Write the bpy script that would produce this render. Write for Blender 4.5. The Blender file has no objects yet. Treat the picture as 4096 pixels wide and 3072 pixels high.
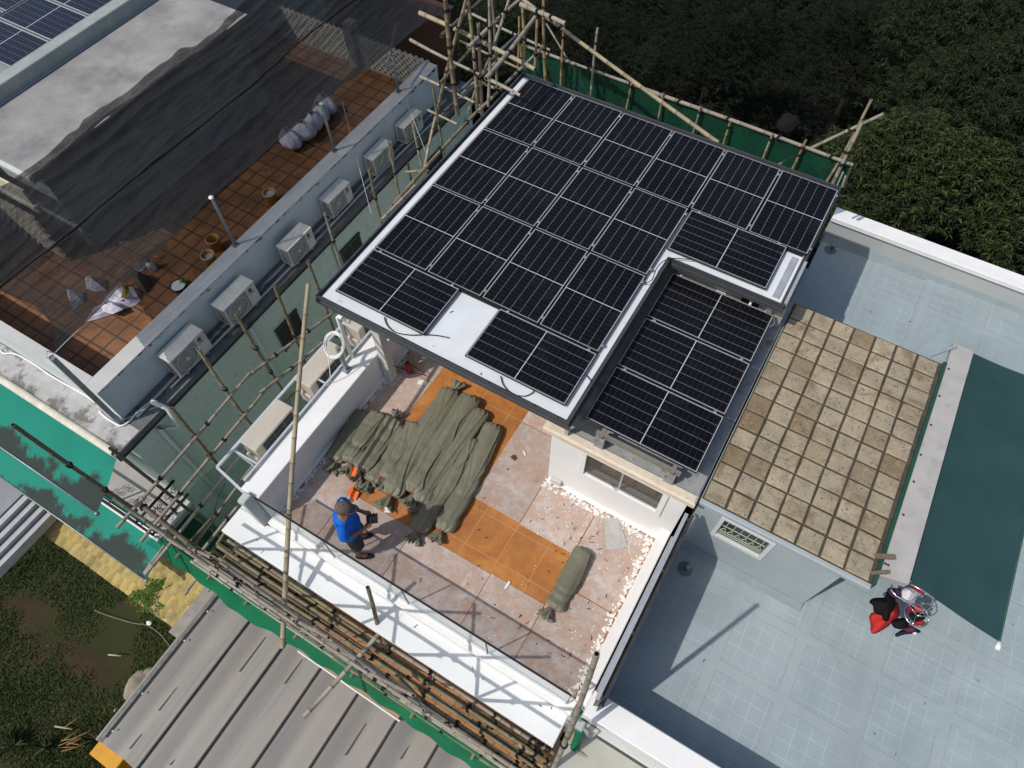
import bpy, math, random
from mathutils import Vector, Matrix, noise
random.seed(7)
R_ = math.radians
S = bpy.context.scene
COL = S.collection
# ---------------------------------------------------------------- camera
ROT = ((0.86097374, 0.5085933, -0.00755535), (0.43228196, -0.7394564, -0.51607804), (-0.26806068, 0.4410636, -0.85650824))
CAM = Vector((6.14913, -10.94367, 11.61371))
FPX = 2780.0
rx, dn, fw = [Vector(r) for r in ROT]
cd = bpy.data.cameras.new('camera'); cam = bpy.data.objects.new('camera', cd); COL.objects.link(cam)
cd.sensor_width = 36; cd.lens = 36 * FPX / 4096; cd.clip_start = .1; cd.clip_end = 500
cam.matrix_world = Matrix(((rx.x, -dn.x, -fw.x, CAM.x), (rx.y, -dn.y, -fw.y, CAM.y), (rx.z, -dn.z, -fw.z, CAM.z), (0, 0, 0, 1)))
S.camera = cam
def ray(u, v): return rx * ((u - 2048) / FPX) + dn * ((v - 1536) / FPX) + fw
def pz(u, v, z): d = ray(u, v); return CAM + d * ((z - CAM.z) / d.z)      # where a sight line meets a level, a plane along x or along y
def px(u, v, x): d = ray(u, v); return CAM + d * ((x - CAM.x) / d.x)
def py(u, v, y): d = ray(u, v); return CAM + d * ((y - CAM.y) / d.y)
def crop(ox, oy, s): return lambda x, y: (ox + x * s, oy + y * s)
# ---------------------------------------------------------------- light
sun_dir = Vector((.44, .66, -1)).normalized()
sl = bpy.data.lights.new('sun', 'SUN'); sl.energy = 3.05; sl.angle = R_(.55); sl.color = (1, .95, .88)
so = bpy.data.objects.new('sun', sl); COL.objects.link(so); so.rotation_euler = sun_dir.to_track_quat('-Z', 'Y').to_euler()
so.location = (-20, -30, 45)
w = bpy.data.worlds.new('World'); S.world = w; w.use_nodes = True
wn = w.node_tree; bg = wn.nodes['Background']
sky = wn.nodes.new('ShaderNodeTexSky'); sky.sky_type = 'NISHITA'; sky.sun_disc = False
sky.sun_elevation = math.asin(-sun_dir.z); sky.sun_rotation = math.atan2(-sun_dir.x, -sun_dir.y)
sky.air_density = 1.2; sky.dust_density = 2.5
wn.links.new(sky.outputs[0], bg.inputs[0]); bg.inputs[1].default_value = .105
S.view_settings.view_transform = 'Standard'; S.view_settings.look = 'None'; S.view_settings.exposure = 0; S.view_settings.gamma = 1
S.cycles.transparent_max_bounces = 24; S.cycles.max_bounces = 8
# ---------------------------------------------------------------- materials
def nd(nt, t, **kw):
    n = nt.nodes.new(t)
    for k, v in kw.items():
        if k in ('i',):
            for a, b in v.items(): n.inputs[a].default_value = b
        else: setattr(n, k, v)
    return n
def c4(c): return (c[0], c[1], c[2], 1)
class Mat:
    """small node-graph builder: every surface is procedural"""
    def __init__(s, name, coord='Object', st=(1, 1, 1)):
        s.m = bpy.data.materials.new(name); s.m.use_nodes = True; s.nt = s.m.node_tree; s.L = s.nt.links
        s.b = s.nt.nodes['Principled BSDF']; s.out = s.nt.nodes['Material Output']
        if coord == 'World': src = nd(s.nt, 'ShaderNodeNewGeometry').outputs['Position']
        else: src = nd(s.nt, 'ShaderNodeTexCoord').outputs[coord]
        mp = nd(s.nt, 'ShaderNodeMapping'); mp.inputs['Scale'].default_value = st; s.L.new(src, mp.inputs[0]); s.raw = src; s.co = mp.outputs[0]
    def noise(s, sc, det=5, rough=.6, dist=0, co=None):
        n = nd(s.nt, 'ShaderNodeTexNoise', i={'Scale': sc, 'Detail': det, 'Roughness': rough, 'Distortion': dist}); s.L.new(co or s.co, n.inputs['Vector']); return n.outputs[0]
    def ramp(s, fac, stops):
        r = nd(s.nt, 'ShaderNodeValToRGB'); e = r.color_ramp.elements
        while len(e) < len(stops): e.new(.5)
        for q, (p, c) in zip(e, stops): q.position = p; q.color = c4(c) if hasattr(c, '__len__') else (c, c, c, 1)
        s.L.new(fac, r.inputs[0]); return r.outputs[0]
    def mix(s, fac, a, b, mode='MIX'):
        n = nd(s.nt, 'ShaderNodeMix', data_type='RGBA', blend_type=mode)
        for k, v in ((0, fac), (6, a), (7, b)):
            if isinstance(v, (int, float)): n.inputs[k].default_value = v
            elif isinstance(v, tuple): n.inputs[k].default_value = c4(v)
            else: s.L.new(v, n.inputs[k])
        return n.outputs[2]
    def math(s, op, a, b=0.0, c=0.0):
        n = nd(s.nt, 'ShaderNodeMath', operation=op)
        for k, v in enumerate((a, b, c)):
            if isinstance(v, (int, float)): n.inputs[k].default_value = v
            else: s.L.new(v, n.inputs[k])
        return n.outputs[0]
    def rnd(s, island=False):
        return nd(s.nt, 'ShaderNodeNewGeometry').outputs['Random Per Island'] if island else nd(s.nt, 'ShaderNodeObjectInfo').outputs['Random']
    def bump(s, h, strength=.3, dist=.01):
        n = nd(s.nt, 'ShaderNodeBump', i={'Strength': strength, 'Distance': dist}); s.L.new(h, n.inputs['Height']); s.L.new(n.outputs[0], s.b.inputs['Normal'])
    def fin(s, col=None, rough=.7, spec=.3, met=0):
        if col is not None:
            if isinstance(col, tuple): s.b.inputs['Base Color'].default_value = c4(col)
            else: s.L.new(col, s.b.inputs['Base Color'])
        if isinstance(rough, (int, float)): s.b.inputs['Roughness'].default_value = rough
        else: s.L.new(rough, s.b.inputs['Roughness'])
        s.b.inputs['Specular IOR Level'].default_value = spec; s.b.inputs['Metallic'].default_value = met
        return s.m
def M(name, c1, c2=None, sc=4, rough=.7, bump=0, bsc=60, bd=.01, layers=(), var=0, isl=False, met=0, spec=.3, coord='Object', st=(1, 1, 1), lo=.35, hi=.65):
    s = Mat(name, coord, st)
    col = s.ramp(s.noise(sc), [(lo, c1), (hi, c2)]) if c2 else c1
    for (lc, lsc, a, b, amt) in layers:
        f = s.ramp(s.noise(lsc, 8, .65), [(a, 0.0), (b, amt)]); col = s.mix(f, col, lc)
    if var:
        r = s.rnd(isl); h = nd(s.nt, 'ShaderNodeHueSaturation')
        v = s.math('MULTIPLY_ADD', r, 2 * var, 1 - var); s.L.new(v, h.inputs['Value'])
        if isinstance(col, tuple): h.inputs['Color'].default_value = c4(col)
        else: s.L.new(col, h.inputs['Color'])
        col = h.outputs[0]
    if bump: s.bump(s.noise(bsc, 6), bump, bd)
    return s.fin(col, rough, spec, met)
def brick(s, w, h, mort, c1, c2, cm, off=(0, 0), smooth=.1, offset=0.0):
    mp = nd(s.nt, 'ShaderNodeMapping'); mp.inputs['Location'].default_value = (-off[0], -off[1], 0); s.L.new(s.raw, mp.inputs[0])
    b = nd(s.nt, 'ShaderNodeTexBrick', offset=offset, squash=1.0, i={'Scale': 1.0, 'Mortar Size': mort, 'Mortar Smooth': smooth, 'Brick Width': w, 'Row Height': h, 'Bias': 0.0})
    s.L.new(mp.outputs[0], b.inputs['Vector'])
    for k, c in (('Color1', c1), ('Color2', c2), ('Mortar', cm)): b.inputs[k].default_value = c4(c)
    return b
# ---------------------------------------------------------------- mesh builder
class MB:
    def __init__(s): s.v = []; s.f = []; s.mi = []; s.sm = []
    def add(s, vs, fs, mi=0, smooth=False):
        o = len(s.v); s.v += [tuple(v) for v in vs]
        for f in fs: s.f.append([o + i for i in f]); s.mi.append(mi); s.sm.append(smooth)
        return s
    def box(s, x0, y0, z0, x1, y1, z1, mi=0):
        return s.add([(x0, y0, z0), (x1, y0, z0), (x1, y1, z0), (x0, y1, z0), (x0, y0, z1), (x1, y0, z1), (x1, y1, z1), (x0, y1, z1)],
                     [(3, 2, 1, 0), (4, 5, 6, 7), (0, 1, 5, 4), (1, 2, 6, 5), (2, 3, 7, 6), (3, 0, 4, 7)], mi)
    def cbox(s, x0, y0, z0, x1, y1, z1, c=.01, mi=0):          # a box with a chamfered upper rim
        a = [(x0, y0), (x1, y0), (x1, y1), (x0, y1)]; b = [(x0 + c, y0 + c), (x1 - c, y0 + c), (x1 - c, y1 - c), (x0 + c, y1 - c)]
        vs = [(*p, z0) for p in a] + [(*p, z1 - c) for p in a] + [(*p, z1) for p in b]
        fs = [(3, 2, 1, 0), (8, 9, 10, 11)]
        for i in range(4):
            j = (i + 1) % 4; fs += [(i, j, 4 + j, 4 + i), (4 + i, 4 + j, 8 + j, 8 + i)]
        return s.add(vs, fs, mi)
    def bar(s, p, q, wd, ht, mi=0, up=(0, 0, 1)):
        p = Vector(p); q = Vector(q); d = (q - p).normalized(); u = Vector(up)
        if abs(d.dot(u)) > .99: u = Vector((1, 0, 0))
        sd = d.cross(u).normalized() * wd / 2; u = sd.cross(d).normalized() * ht / 2
        vs = [p - sd - u, p + sd - u, p + sd + u, p - sd + u, q - sd - u, q + sd - u, q + sd + u, q - sd + u]
        return s.add(vs, [(0, 1, 2, 3), (7, 6, 5, 4), (0, 4, 5, 1), (1, 5, 6, 2), (2, 6, 7, 3), (3, 7, 4, 0)], mi)
    def tube(s, pts, r, n=8, mi=0, cap=True, mis=None):
        pts = [Vector(p) for p in pts]; k = len(pts); rr = r if hasattr(r, '__len__') else [r] * k
        d0 = (pts[1] - pts[0]).normalized(); u = Vector((0, 0, 1)) if abs(d0.z) < .9 else Vector((1, 0, 0))
        vs = []
        for i, p in enumerate(pts):
            d = (pts[min(i + 1, k - 1)] - pts[max(i - 1, 0)]).normalized(); sd = d.cross(u)
            if sd.length < 1e-6: sd = d.orthogonal()
            sd.normalize(); u = sd.cross(d).normalized()
            for j in range(n): a = 2 * math.pi * j / n; vs.append(p + (sd * math.cos(a) + u * math.sin(a)) * rr[i])
        o = len(s.v); s.v += [tuple(v) for v in vs]
        for i in range(k - 1):
            for j in range(n):
                j2 = (j + 1) % n; s.f.append([o + i * n + j, o + i * n + j2, o + i * n + n + j2, o + i * n + n + j]); s.mi.append(mis[i] if mis else mi); s.sm.append(True)
        if cap:
            s.f.append([o + j for j in reversed(range(n))]); s.f.append([o + (k - 1) * n + j for j in range(n)]); s.mi += [mi, mi]; s.sm += [False, False]
        return s
    def prism(s, poly, z0, z1, mi=0):
        n = len(poly); vs = [(x, y, z0) for x, y in poly] + [(x, y, z1) for x, y in poly]
        a = sum(poly[i][0] * poly[(i + 1) % n][1] - poly[(i + 1) % n][0] * poly[i][1] for i in range(n))
        fs = [list(range(n, 2 * n)), list(reversed(range(n)))] + [(i, (i + 1) % n, n + (i + 1) % n, n + i) for i in range(n)]
        if a < 0: fs = [list(reversed(f)) for f in fs]
        return s.add(vs, fs, mi)
    def grid(s, fn, nu, nv, mi=0, smooth=True):
        vs = [fn(i / nu, j / nv) for j in range(nv + 1) for i in range(nu + 1)]
        return s.add(vs, [(j * (nu + 1) + i, j * (nu + 1) + i + 1, (j + 1) * (nu + 1) + i + 1, (j + 1) * (nu + 1) + i) for j in range(nv) for i in range(nu)], mi, smooth)
    def lathe(s, prof, c=(0, 0, 0), n=20, mi=0, mis=None):
        k = len(prof); vs = [(c[0] + r * math.cos(2 * math.pi * j / n), c[1] + r * math.sin(2 * math.pi * j / n), c[2] + z) for r, z in prof for j in range(n)]
        o = len(s.v); s.v += vs
        for i in range(k - 1):
            for j in range(n):
                j2 = (j + 1) % n; s.f.append([o + i * n + j, o + i * n + j2, o + i * n + n + j2, o + i * n + n + j]); s.mi.append(mis[i] if mis else mi); s.sm.append(True)
        return s
    def xf(s, m, a=0):
        s.v[a:] = [tuple(m @ Vector(v)) for v in s.v[a:]]; return s
    def build(s, name, mats, parent=None, loc=None, local=False, rotz=0):
        """one mesh object; its vertices are given in world space unless local"""
        me = bpy.data.meshes.new(name); o = bpy.data.objects.new(name, me); COL.objects.link(o)
        org = Vector((0, 0, 0))
        if parent is not None:
            o.parent = parent; p = parent
            while p is not None: org += p.location; p = p.parent
        elif loc is not None:
            o.location = loc; org = Vector(loc); o.rotation_euler.z = rotz
        vs = s.v if local else [(v[0] - org.x, v[1] - org.y, v[2] - org.z) for v in s.v]
        me.from_pydata(vs, [], s.f)
        for m in (mats if isinstance(mats, (list, tuple)) else [mats]): me.materials.append(m)
        me.polygons.foreach_set('material_index', s.mi); me.polygons.foreach_set('use_smooth', s.sm); me.update()
        return o
def tag(o, label, cat, group=None):
    o['label'] = label; o['category'] = cat; o['kind'] = 'thing'
    if group: o['group'] = group
    return o
def thing(name, label, cat, loc=(0, 0, 0), rotz=0, group=None):
    o = bpy.data.objects.new(name, None); COL.objects.link(o); o.empty_display_size = .2
    o.location = loc; o.rotation_euler.z = rotz; return tag(o, label, cat, group)
def struct(o, kind='structure'): o['kind'] = kind; return o
def dup(root, loc, rotz, label, group=None, scale=None):
    r = root.copy(); COL.objects.link(r); r.location = loc; r.rotation_euler.z = rotz; r['label'] = label
    if group: r['group'] = group
    if scale: r.scale = scale
    for ch in list(root.children):
        c = ch.copy(); COL.objects.link(c); c.parent = r
        for g in ch.children: d = g.copy(); COL.objects.link(d); d.parent = c
    return r
def nz(x, y, z=0, s=1): return noise.noise(Vector((x * s, y * s, z * s)))
def lerp(a, b, t): return a + (b - a) * t

def copies(mb, name, mats, parent, spots, rot=None):
    """the same small part at several places of its thing (spots in world space)"""
    org = Vector((0, 0, 0)); p = parent; out_ = []
    while p is not None: org += p.location; p = p.parent
    o = mb.build(name, mats, local=True); COL.objects.unlink(o)
    for k, q in enumerate(spots):
        c = o.copy(); COL.objects.link(c); c.parent = parent; c.location = Vector(q) - org; out_.append(c)
        if rot: c.rotation_euler = rot[k]
    bpy.data.objects.remove(o); return out_
# ================================================================ materials of the place
WHITE = M('white_paint', (.80, .80, .79), (.74, .74, .74), sc=2.5, rough=.75, layers=[((.55, .54, .5), 9, .62, .8, .35)], bump=.08)
WALLW = M('wall_white', (.78, .78, .77), (.72, .72, .72), sc=1.7, rough=.8, bump=.05)
LEDGE = M('ledge_white', (.76, .78, .78), (.70, .72, .72), sc=1.1, rough=.6, layers=[((.5, .52, .5), 3, .6, .8, .3), ((.25, .24, .2), 26, .70, .76, .5)], bump=.05)
CREAM = M('cream_render', (.66, .59, .48), (.58, .50, .38), sc=7, rough=.8, layers=[((.36, .3, .2), 11, .58, .75, .6)], bump=.2)
CONC = M('grey_concrete', (.30, .31, .32), (.24, .25, .26), sc=5, rough=.85, layers=[((.16, .14, .1), 3.2, .55, .62, .8)], bump=.2)
ROOFW = M('canopy_sheet', (.70, .73, .76), (.62, .65, .68), sc=1.3, rough=.4, layers=[((.42, .38, .3), 5, .58, .82, .45), ((.3, .28, .24), 31, .68, .74, .5)], spec=.4)
FASC = M('dark_grey_metal', (.055, .062, .07), (.045, .05, .056), sc=3, rough=.42, spec=.5, layers=[((.11, .11, .1), 20, .6, .75, .4)])
ALU = M('aluminium', (.52, .55, .58), (.44, .46, .49), sc=5, rough=.38, met=.4, spec=.5)
ALUD = M('dark_aluminium', (.06, .062, .066), (.04, .042, .045), sc=5, rough=.4, met=.2, spec=.5)
STEEL = M('galvanised_steel', (.30, .33, .34), (.22, .25, .26), sc=9, rough=.45, met=.5, spec=.5)
CHROME = M('stainless', (.6, .6, .6), rough=.25, met=.9)
BLACK = M('black_rubber', (.012, .012, .013), rough=.6)
IRON = M('black_iron', (.015, .015, .017), rough=.5, spec=.4)
DARKIN = M('dark_interior', (.012, .012, .012), rough=.9)
WPLAST = M('white_plastic', (.76, .77, .76), rough=.4, spec=.5)
PALEW = M('pale_render', (.66, .79, .70), (.60, .73, .64), sc=1.5, rough=.85, layers=[((.14, .12, .06), 1.7, .68, .76, .5), ((.2, .23, .22), 6, .55, .8, .4)], bump=.06)
NBWALLW = M('white_blue_render', (.60, .655, .67), (.54, .60, .615), sc=2, rough=.85, layers=[((.25, .27, .26), 7, .6, .78, .4), ((.05, .05, .045), 18, .70, .74, .5)], bump=.08)
NBWALL = M('grey_blue_render', (.36, .41, .43), (.32, .37, .39), sc=2, rough=.85, layers=[((.16, .18, .18), 7, .6, .78, .4), ((.05, .05, .045), 18, .70, .74, .5)], bump=.08)
COPE = M('coping_weathered', (.54, .55, .55), (.47, .48, .48), sc=3, rough=.75, layers=[((.3, .3, .28), 12, .62, .78, .35)], bump=.1)
DIRTY = M('stained_slab', (.46, .46, .46), (.36, .36, .36), sc=4, rough=.9, layers=[((.12, .11, .09), 2.1, .50, .60, .85), ((.03, .03, .025), 16, .66, .72, .7), ((.36, .19, .05), 3.3, .72, .76, .6)], bump=.4)
WETCONC = M('damp_ledge', (.16, .17, .18), (.11, .12, .125), sc=5, rough=.8, layers=[((.035, .035, .035), 6, .58, .66, .8), ((.3, .31, .31), 9, .62, .72, .5)], bump=.3)
PALEROOF = M('mottled_concrete', (.33, .33, .315), (.225, .22, .222), sc=.9, rough=.9, lo=.36, hi=.64,
             layers=[((.155, .14, .15), 1.1, .48, .70, .7), ((.38, .37, .34), 1.5, .55, .75, .5), ((.12, .115, .085), 2.6, .62, .74, .6), ((.03, .03, .025), 24, .72, .76, .8)], bump=.35, bsc=40)
GREENP = M('green_metal', (.02, .075, .05), (.016, .06, .042), sc=4, rough=.5)
TEAK = M('bare_wood', (.2, .15, .1), (.14, .11, .08), sc=9, rough=.8, st=(1, 8, 8))
RED = M('red_plastic', (.32, .02, .02), rough=.45)
REDS = M('red_string', (.45, .03, .04), rough=.7)
ORANGE = M('orange_tag', (.85, .13, .012), rough=.6)

def glassy(name, col, alpha, rough=.05):
    s = Mat(name); s.fin(col, rough, .5); s.b.inputs['Alpha'].default_value = alpha; return s.m
GLASS = glassy('balustrade_glass', (.66, .78, .76), .20)
WGLASS = glassy('window_glass', (.10, .095, .08), .42)
def mesh_fabric(name, c1, c2, alpha, sc=900, rough=.6, spec=.3, blot=1.2):
    s = Mat(name); col = s.ramp(s.noise(blot, 4), [(.35, c1), (.65, c2)])
    s.fin(col, rough, spec); a = s.ramp(s.noise(blot * 1.7, 3), [(.35, max(0, alpha - .08)), (.65, min(1, alpha + .08))])
    s.L.new(a, s.b.inputs['Alpha']); return s.m
GNET = mesh_fabric('green_net_open', (.012, .25, .15), (.010, .20, .12), .33)
GNETD = mesh_fabric('green_net_dense', (.004, .17, .075), (.003, .125, .055), .93)
BNET = mesh_fabric('back_green_net', (.006, .075, .042), (.005, .05, .03), .80)

# blue grey coated roof: square panels of sixteen small tiles between smooth bands
def blue_floor():
    s = Mat('coated_roof_floor', 'World')
    big = brick(s, 1.11, 1.08, .085, (0, 0, 0), (0, 0, 0), (1, 1, 1), off=(8.93, -6.74 - 1.08 + .07), smooth=.0)
    small = brick(s, .2325, .2275, .0045, (0, 0, 0), (0, 0, 0), (1, 1, 1), off=(9.015, -7.58), smooth=.2)
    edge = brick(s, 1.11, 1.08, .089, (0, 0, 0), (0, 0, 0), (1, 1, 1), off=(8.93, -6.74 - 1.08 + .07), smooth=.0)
    base = s.ramp(s.noise(1.1, 6), [(.35, (.325, .395, .422)), (.65, (.28, .345, .375))])
    base = s.mix(s.ramp(s.noise(38, 5), [(.4, 0.0), (.75, .5)]), base, (.35, .415, .435))
    band = s.mix(.5, base, (.345, .405, .415))
    c = s.mix(s.math('MULTIPLY', small.outputs['Fac'], s.ramp(s.noise(1.4, 4), [(.35, .35), (.65, 1.0)])), base, (.47, .525, .545)); c = s.mix(big.outputs['Fac'], c, band)
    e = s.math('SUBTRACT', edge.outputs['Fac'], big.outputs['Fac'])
    c = s.mix(s.math('MULTIPLY', e, s.ramp(s.noise(2.3, 3), [(.35, .25), (.65, 1.0)])), c, (.10, .13, .145))  # dark rim line paints the shade of each panel's recessed edge
    c = s.mix(s.ramp(s.noise(1.9, 6, .7), [(.6, 0.0), (.78, .4)]), c, (.26, .27, .26))
    c = s.mix(s.ramp(s.noise(.55, 8, .7, .6), [(.46, 0.0), (.68, .55)]), c, (.225, .275, .295)); c = s.mix(s.ramp(s.noise(13, 6, .7), [(.66, 0.0), (.74, .35)]), c, (.40, .43, .43)); s.bump(s.math('ADD', s.noise(60, 5), s.math('MULTIPLY', big.outputs['Fac'], 2.2)), .5, .014)
    return s.fin(c, .55, .35)
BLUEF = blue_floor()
def terracotta(name, cell, off, ca, cb, cm, bright, stain, mort=.006):
    s = Mat(name, 'World'); b = brick(s, cell, cell, mort, ca, cb, cm, off=off)
    n = s.ramp(s.noise(2.3, 8, .65, .9), [(.34, bright), (.52, ca), (.68, stain)])
    c = s.mix(.40, n, b.outputs['Color']); c = s.mix(s.ramp(s.noise(1.1, 6), [(.45, 0.0), (.72, .75)]), c, stain); c = s.mix(s.ramp(s.noise(17, 5, .7), [(.6, 0.0), (.75, .5)]), c, bright); c = s.mix(b.outputs['Fac'], c, cm)
    s.bump(s.math('SUBTRACT', s.noise(30, 5), b.outputs['Fac']), .25, .006)
    return s.fin(c, .55, .35)
ORTILE = terracotta('orange_floor_tile', .632, (4.07, -8.11), (.44, .165, .032), (.36, .125, .03), (.42, .25, .13), (.54, .27, .085), (.23, .095, .036))
BRTILE = terracotta('brown_floor_tile', .365, (-4.0, -9.15), (.235, .105, .045), (.18, .08, .036), (.075, .045, .028), (.30, .16, .08), (.10, .055, .03), mort=.022)
LOTILE = terracotta('lower_floor_tile', .33, (0, 0), (.42, .17, .05), (.36, .13, .04), (.12, .06, .03), (.48, .24, .09), (.2, .1, .05), mort=.012)
def boards():
    s = Mat('dusty_board', 'Object')
    col = s.ramp(s.noise(1.5, 6, .6), [(.33, (.43, .285, .215)), (.5, (.40, .31, .26)), (.68, (.50, .43, .40))])
    n = Mat.noise(s, 1, 6, .7, 1.5, co=None)
    mp = nd(s.nt, 'ShaderNodeMapping'); mp.inputs['Scale'].default_value = (1.0, 4, 1); mp.inputs['Rotation'].default_value = (0, 0, .35); s.L.new(s.raw, mp.inputs[0])
    st = s.noise(1.5, 7, .7, 1.2, co=mp.outputs[0])
    col = s.mix(s.ramp(st, [(.5, 0.0), (.75, .4)]), col, (.60, .54, .52)); col = s.mix(s.ramp(s.noise(2.6, 8, .72, 1.4), [(.47, 0.0), (.66, .65)]), col, (.58, .53, .52)); col = s.mix(s.ramp(s.noise(4.4, 6, .6, .4), [(.60, 0.0), (.68, .5)]), col, (.26, .21, .18))
    col = s.mix(s.ramp(s.noise(1.9, 5, .6), [(.55, 0.0), (.7, .55)]), col, (.42, .20, .10))
    col = s.mix(s.ramp(s.noise(46, 3, .6), [(.66, 0.0), (.70, .9)]), col, (.80, .77, .72))
    h = nd(s.nt, 'ShaderNodeHueSaturation'); s.L.new(s.math('MULTIPLY_ADD', s.rnd(), .22, .86), h.inputs['Value']); s.L.new(col, h.inputs['Color'])
    s.bump(s.noise(25, 5), .15, .006); return s.fin(h.outputs[0], .8, .25)
BOARD = boards()
PLASTER = M('plaster_splatter', (.76, .75, .73), (.68, .66, .63), sc=9, rough=.9, bump=.5, bsc=40)
def cells():
    s = Mat('solar_cells'); sx = nd(s.nt, 'ShaderNodeSeparateXYZ'); s.L.new(s.raw, sx.inputs[0]); x, y = sx.outputs[0], sx.outputs[1]
    ax, ay = s.math('ABSOLUTE', x), s.math('ABSOLUTE', y)
    white = s.math('MAXIMUM', s.math('GREATER_THAN', ax, .4995), s.math('GREATER_THAN', ay, .8445))
    white = s.math('MAXIMUM', white, s.math('LESS_THAN', ay, .0062))
    def line(v, off, step, wd):
        f = s.math('FRACT', s.math('DIVIDE', s.math('ADD', v, off), step)); d = s.math('MINIMUM', f, s.math('SUBTRACT', 1.0, f)); return s.math('LESS_THAN', d, wd / step / 2)
    col = s.mix(s.noise(.8, 3), (.0045, .0048, .0075), (.0028, .003, .0042))
    col = s.mix(s.math('MULTIPLY', line(y, .83, .083, .0040), .30), col, (.10, .10, .11))
    col = s.mix(line(x, .492, .164, .0042), col, (.24, .25, .26)); col = s.mix(white, col, (.52, .53, .54))
    col = s.mix(s.ramp(s.noise(3.2, 7, .7), [(.55, 0.0), (.8, .03)]), col, (.5, .5, .45)); col = s.mix(s.math('MULTIPLY', s.rnd(), .004), col, (.45, .5, .6))
    return s.fin(col, s.math('MULTIPLY_ADD', s.noise(2.5, 5), .22, .06), .24)
CELLS = cells()
PFRAME = M('panel_frame', (.02, .02, .022), rough=.35, spec=.5)
def tile_mat(name, base, base2, isl_lo, stain, spots, rough=.85, sl=.60):
    s = Mat(name); r = s.rnd(True)
    col = s.ramp(r, [(0.0, base), (.22, base2), (.4, tuple(x * 1.14 for x in base)), (.58, base2), (.74, base), (.84, tuple((x + y) / 2 for x, y in zip(base2, isl_lo))), (1.0, isl_lo)])
    col = s.mix(s.ramp(s.noise(3.3, 6, .65), [(.42, 0.0), (.7, .65)]), col, stain)
    col = s.mix(s.ramp(s.noise(24, 4, .7), [(sl, 0.0), (sl + .06, .85)]), col, spots)
    col = s.mix(s.ramp(s.noise(9, 6, .7, 1), [(.52, 0.0), (.72, .55)]), col, tuple(min(.6, x * 1.2) for x in base)); col = s.mix(s.ramp(s.noise(2.1, 7, .75, .8), [(.50, 0.0), (.64, .72)]), col, tuple(x * .45 for x in isl_lo) if sl > .59 else (.15, .11, .065))
    s.bump(s.noise(45, 6), .35, .01); return s.fin(col, rough, .2)
PAVER = tile_mat('weathered_paver', (.365, .305, .215), (.33, .28, .20), (.20, .14, .075), (.20, .17, .13), (.06, .045, .03), sl=.585)
MOSS = M('mossy_joint', (.085, .07, .05), (.05, .043, .032), sc=6, rough=.95)

# ================================================================ ground
def ground_z(x, y):
    z = -6.6 + .12 * nz(x, y, 0, .25)
    if y > 1.0: t = min(1, (y - 1.0) / 6); z = lerp(z, -5.6 - .16 * (y - 1), t) + .8 * t * nz(x, y, 3, .22)
    return z
def soil():
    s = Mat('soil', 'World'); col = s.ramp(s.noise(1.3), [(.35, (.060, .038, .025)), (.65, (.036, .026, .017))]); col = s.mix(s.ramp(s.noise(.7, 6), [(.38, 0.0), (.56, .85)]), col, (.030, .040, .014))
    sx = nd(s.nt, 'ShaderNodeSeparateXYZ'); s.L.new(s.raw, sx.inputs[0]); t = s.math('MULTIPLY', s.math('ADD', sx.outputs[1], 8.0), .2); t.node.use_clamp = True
    col = s.mix(t, col, s.ramp(s.noise(1.1), [(.35, (.010, .008, .006)), (.65, (.006, .006, .004))])); s.bump(s.noise(14, 6), .6, .04); return s.fin(col, .95, .1)  # toward the back the shade of the slope is put into the soil colour
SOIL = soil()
g = MB()
def gf(u, v):
    x = -90 + 190 * u; y = -70 + 190 * v; a = 1 if abs(x) < 40 else 1
    return (x, y, ground_z(x, y))
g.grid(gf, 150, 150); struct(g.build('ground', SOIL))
# ================================================================ our house
house = thing('house', 'white village house with a roof terrace under repair and a stair room', 'house', (3.1, -4.7, -6.6))
b = MB(); b.box(-.06, -9.42, -7, 6.38, .1, -.22); b.build('wall', WALLW, house)
b = MB(); b.box(.3, -9.34, -.2, 6.3, .1, 0); b.build('terrace_floor', ORTILE, house)
b = MB(); b.cbox(-.09, -9.42, -.22, .29, .1, .85, .012)
b.cbox(.26, .1, -.22, 6.3, .3, .5, .012); b.build('parapet', WHITE, house)
b = MB(); b.cbox(6.22, -9.38, -.2, 6.40, -6.3, .42, .012); b.build('side_kerb', WHITE, house)
b = MB(); b.cbox(.29, -9.56, -.25, 6.26, -9.33, .05, .01); b.build('front_kerb', WHITE, house)
b = MB(); b.cbox(-.42, -10.06, -.34, 6.24, -9.56, -.14, .015); b.box(-.42, -9.56, -.34, -.09, 0, -.16); b.build('eave_ledge', LEDGE, house)
for q_ in ((.29, -9.33, .012, .34, -5.2, .075), (4.1, -6.4, .012, 6.22, -6.34, .06)): b = MB(); b.box(*q_); b.build('skirting', WHITE, house)
b = MB()                                              # rough plaster spilled along the foot of the walls
random.seed(3)
for (x0, y0, x1, y1, wd) in ((.36, -9.3, .36, -5.4, .10), (4.06, -6.43, 6.2, -6.43, .11), (6.17, -9.3, 6.17, -6.45, .12)):
    n = 260
    for i in range(n):
        t = random.random(); x = lerp(x0, x1, t); y = lerp(y0, y1, t); r = random.uniform(.008, .034)
        x += random.uniform(-wd, wd * .9) * random.random() * (abs(y1 - y0) > 1); y += random.uniform(-wd, wd * .6) * (abs(x1 - x0) > 1)
        k = 7; p = [(x + r * random.uniform(.5, 1.2) * math.cos(2 * math.pi * j / k), y + r * random.uniform(.5, 1.2) * math.sin(2 * math.pi * j / k)) for j in range(k)]
        b.prism(p, .009, random.uniform(.014, .024))
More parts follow.
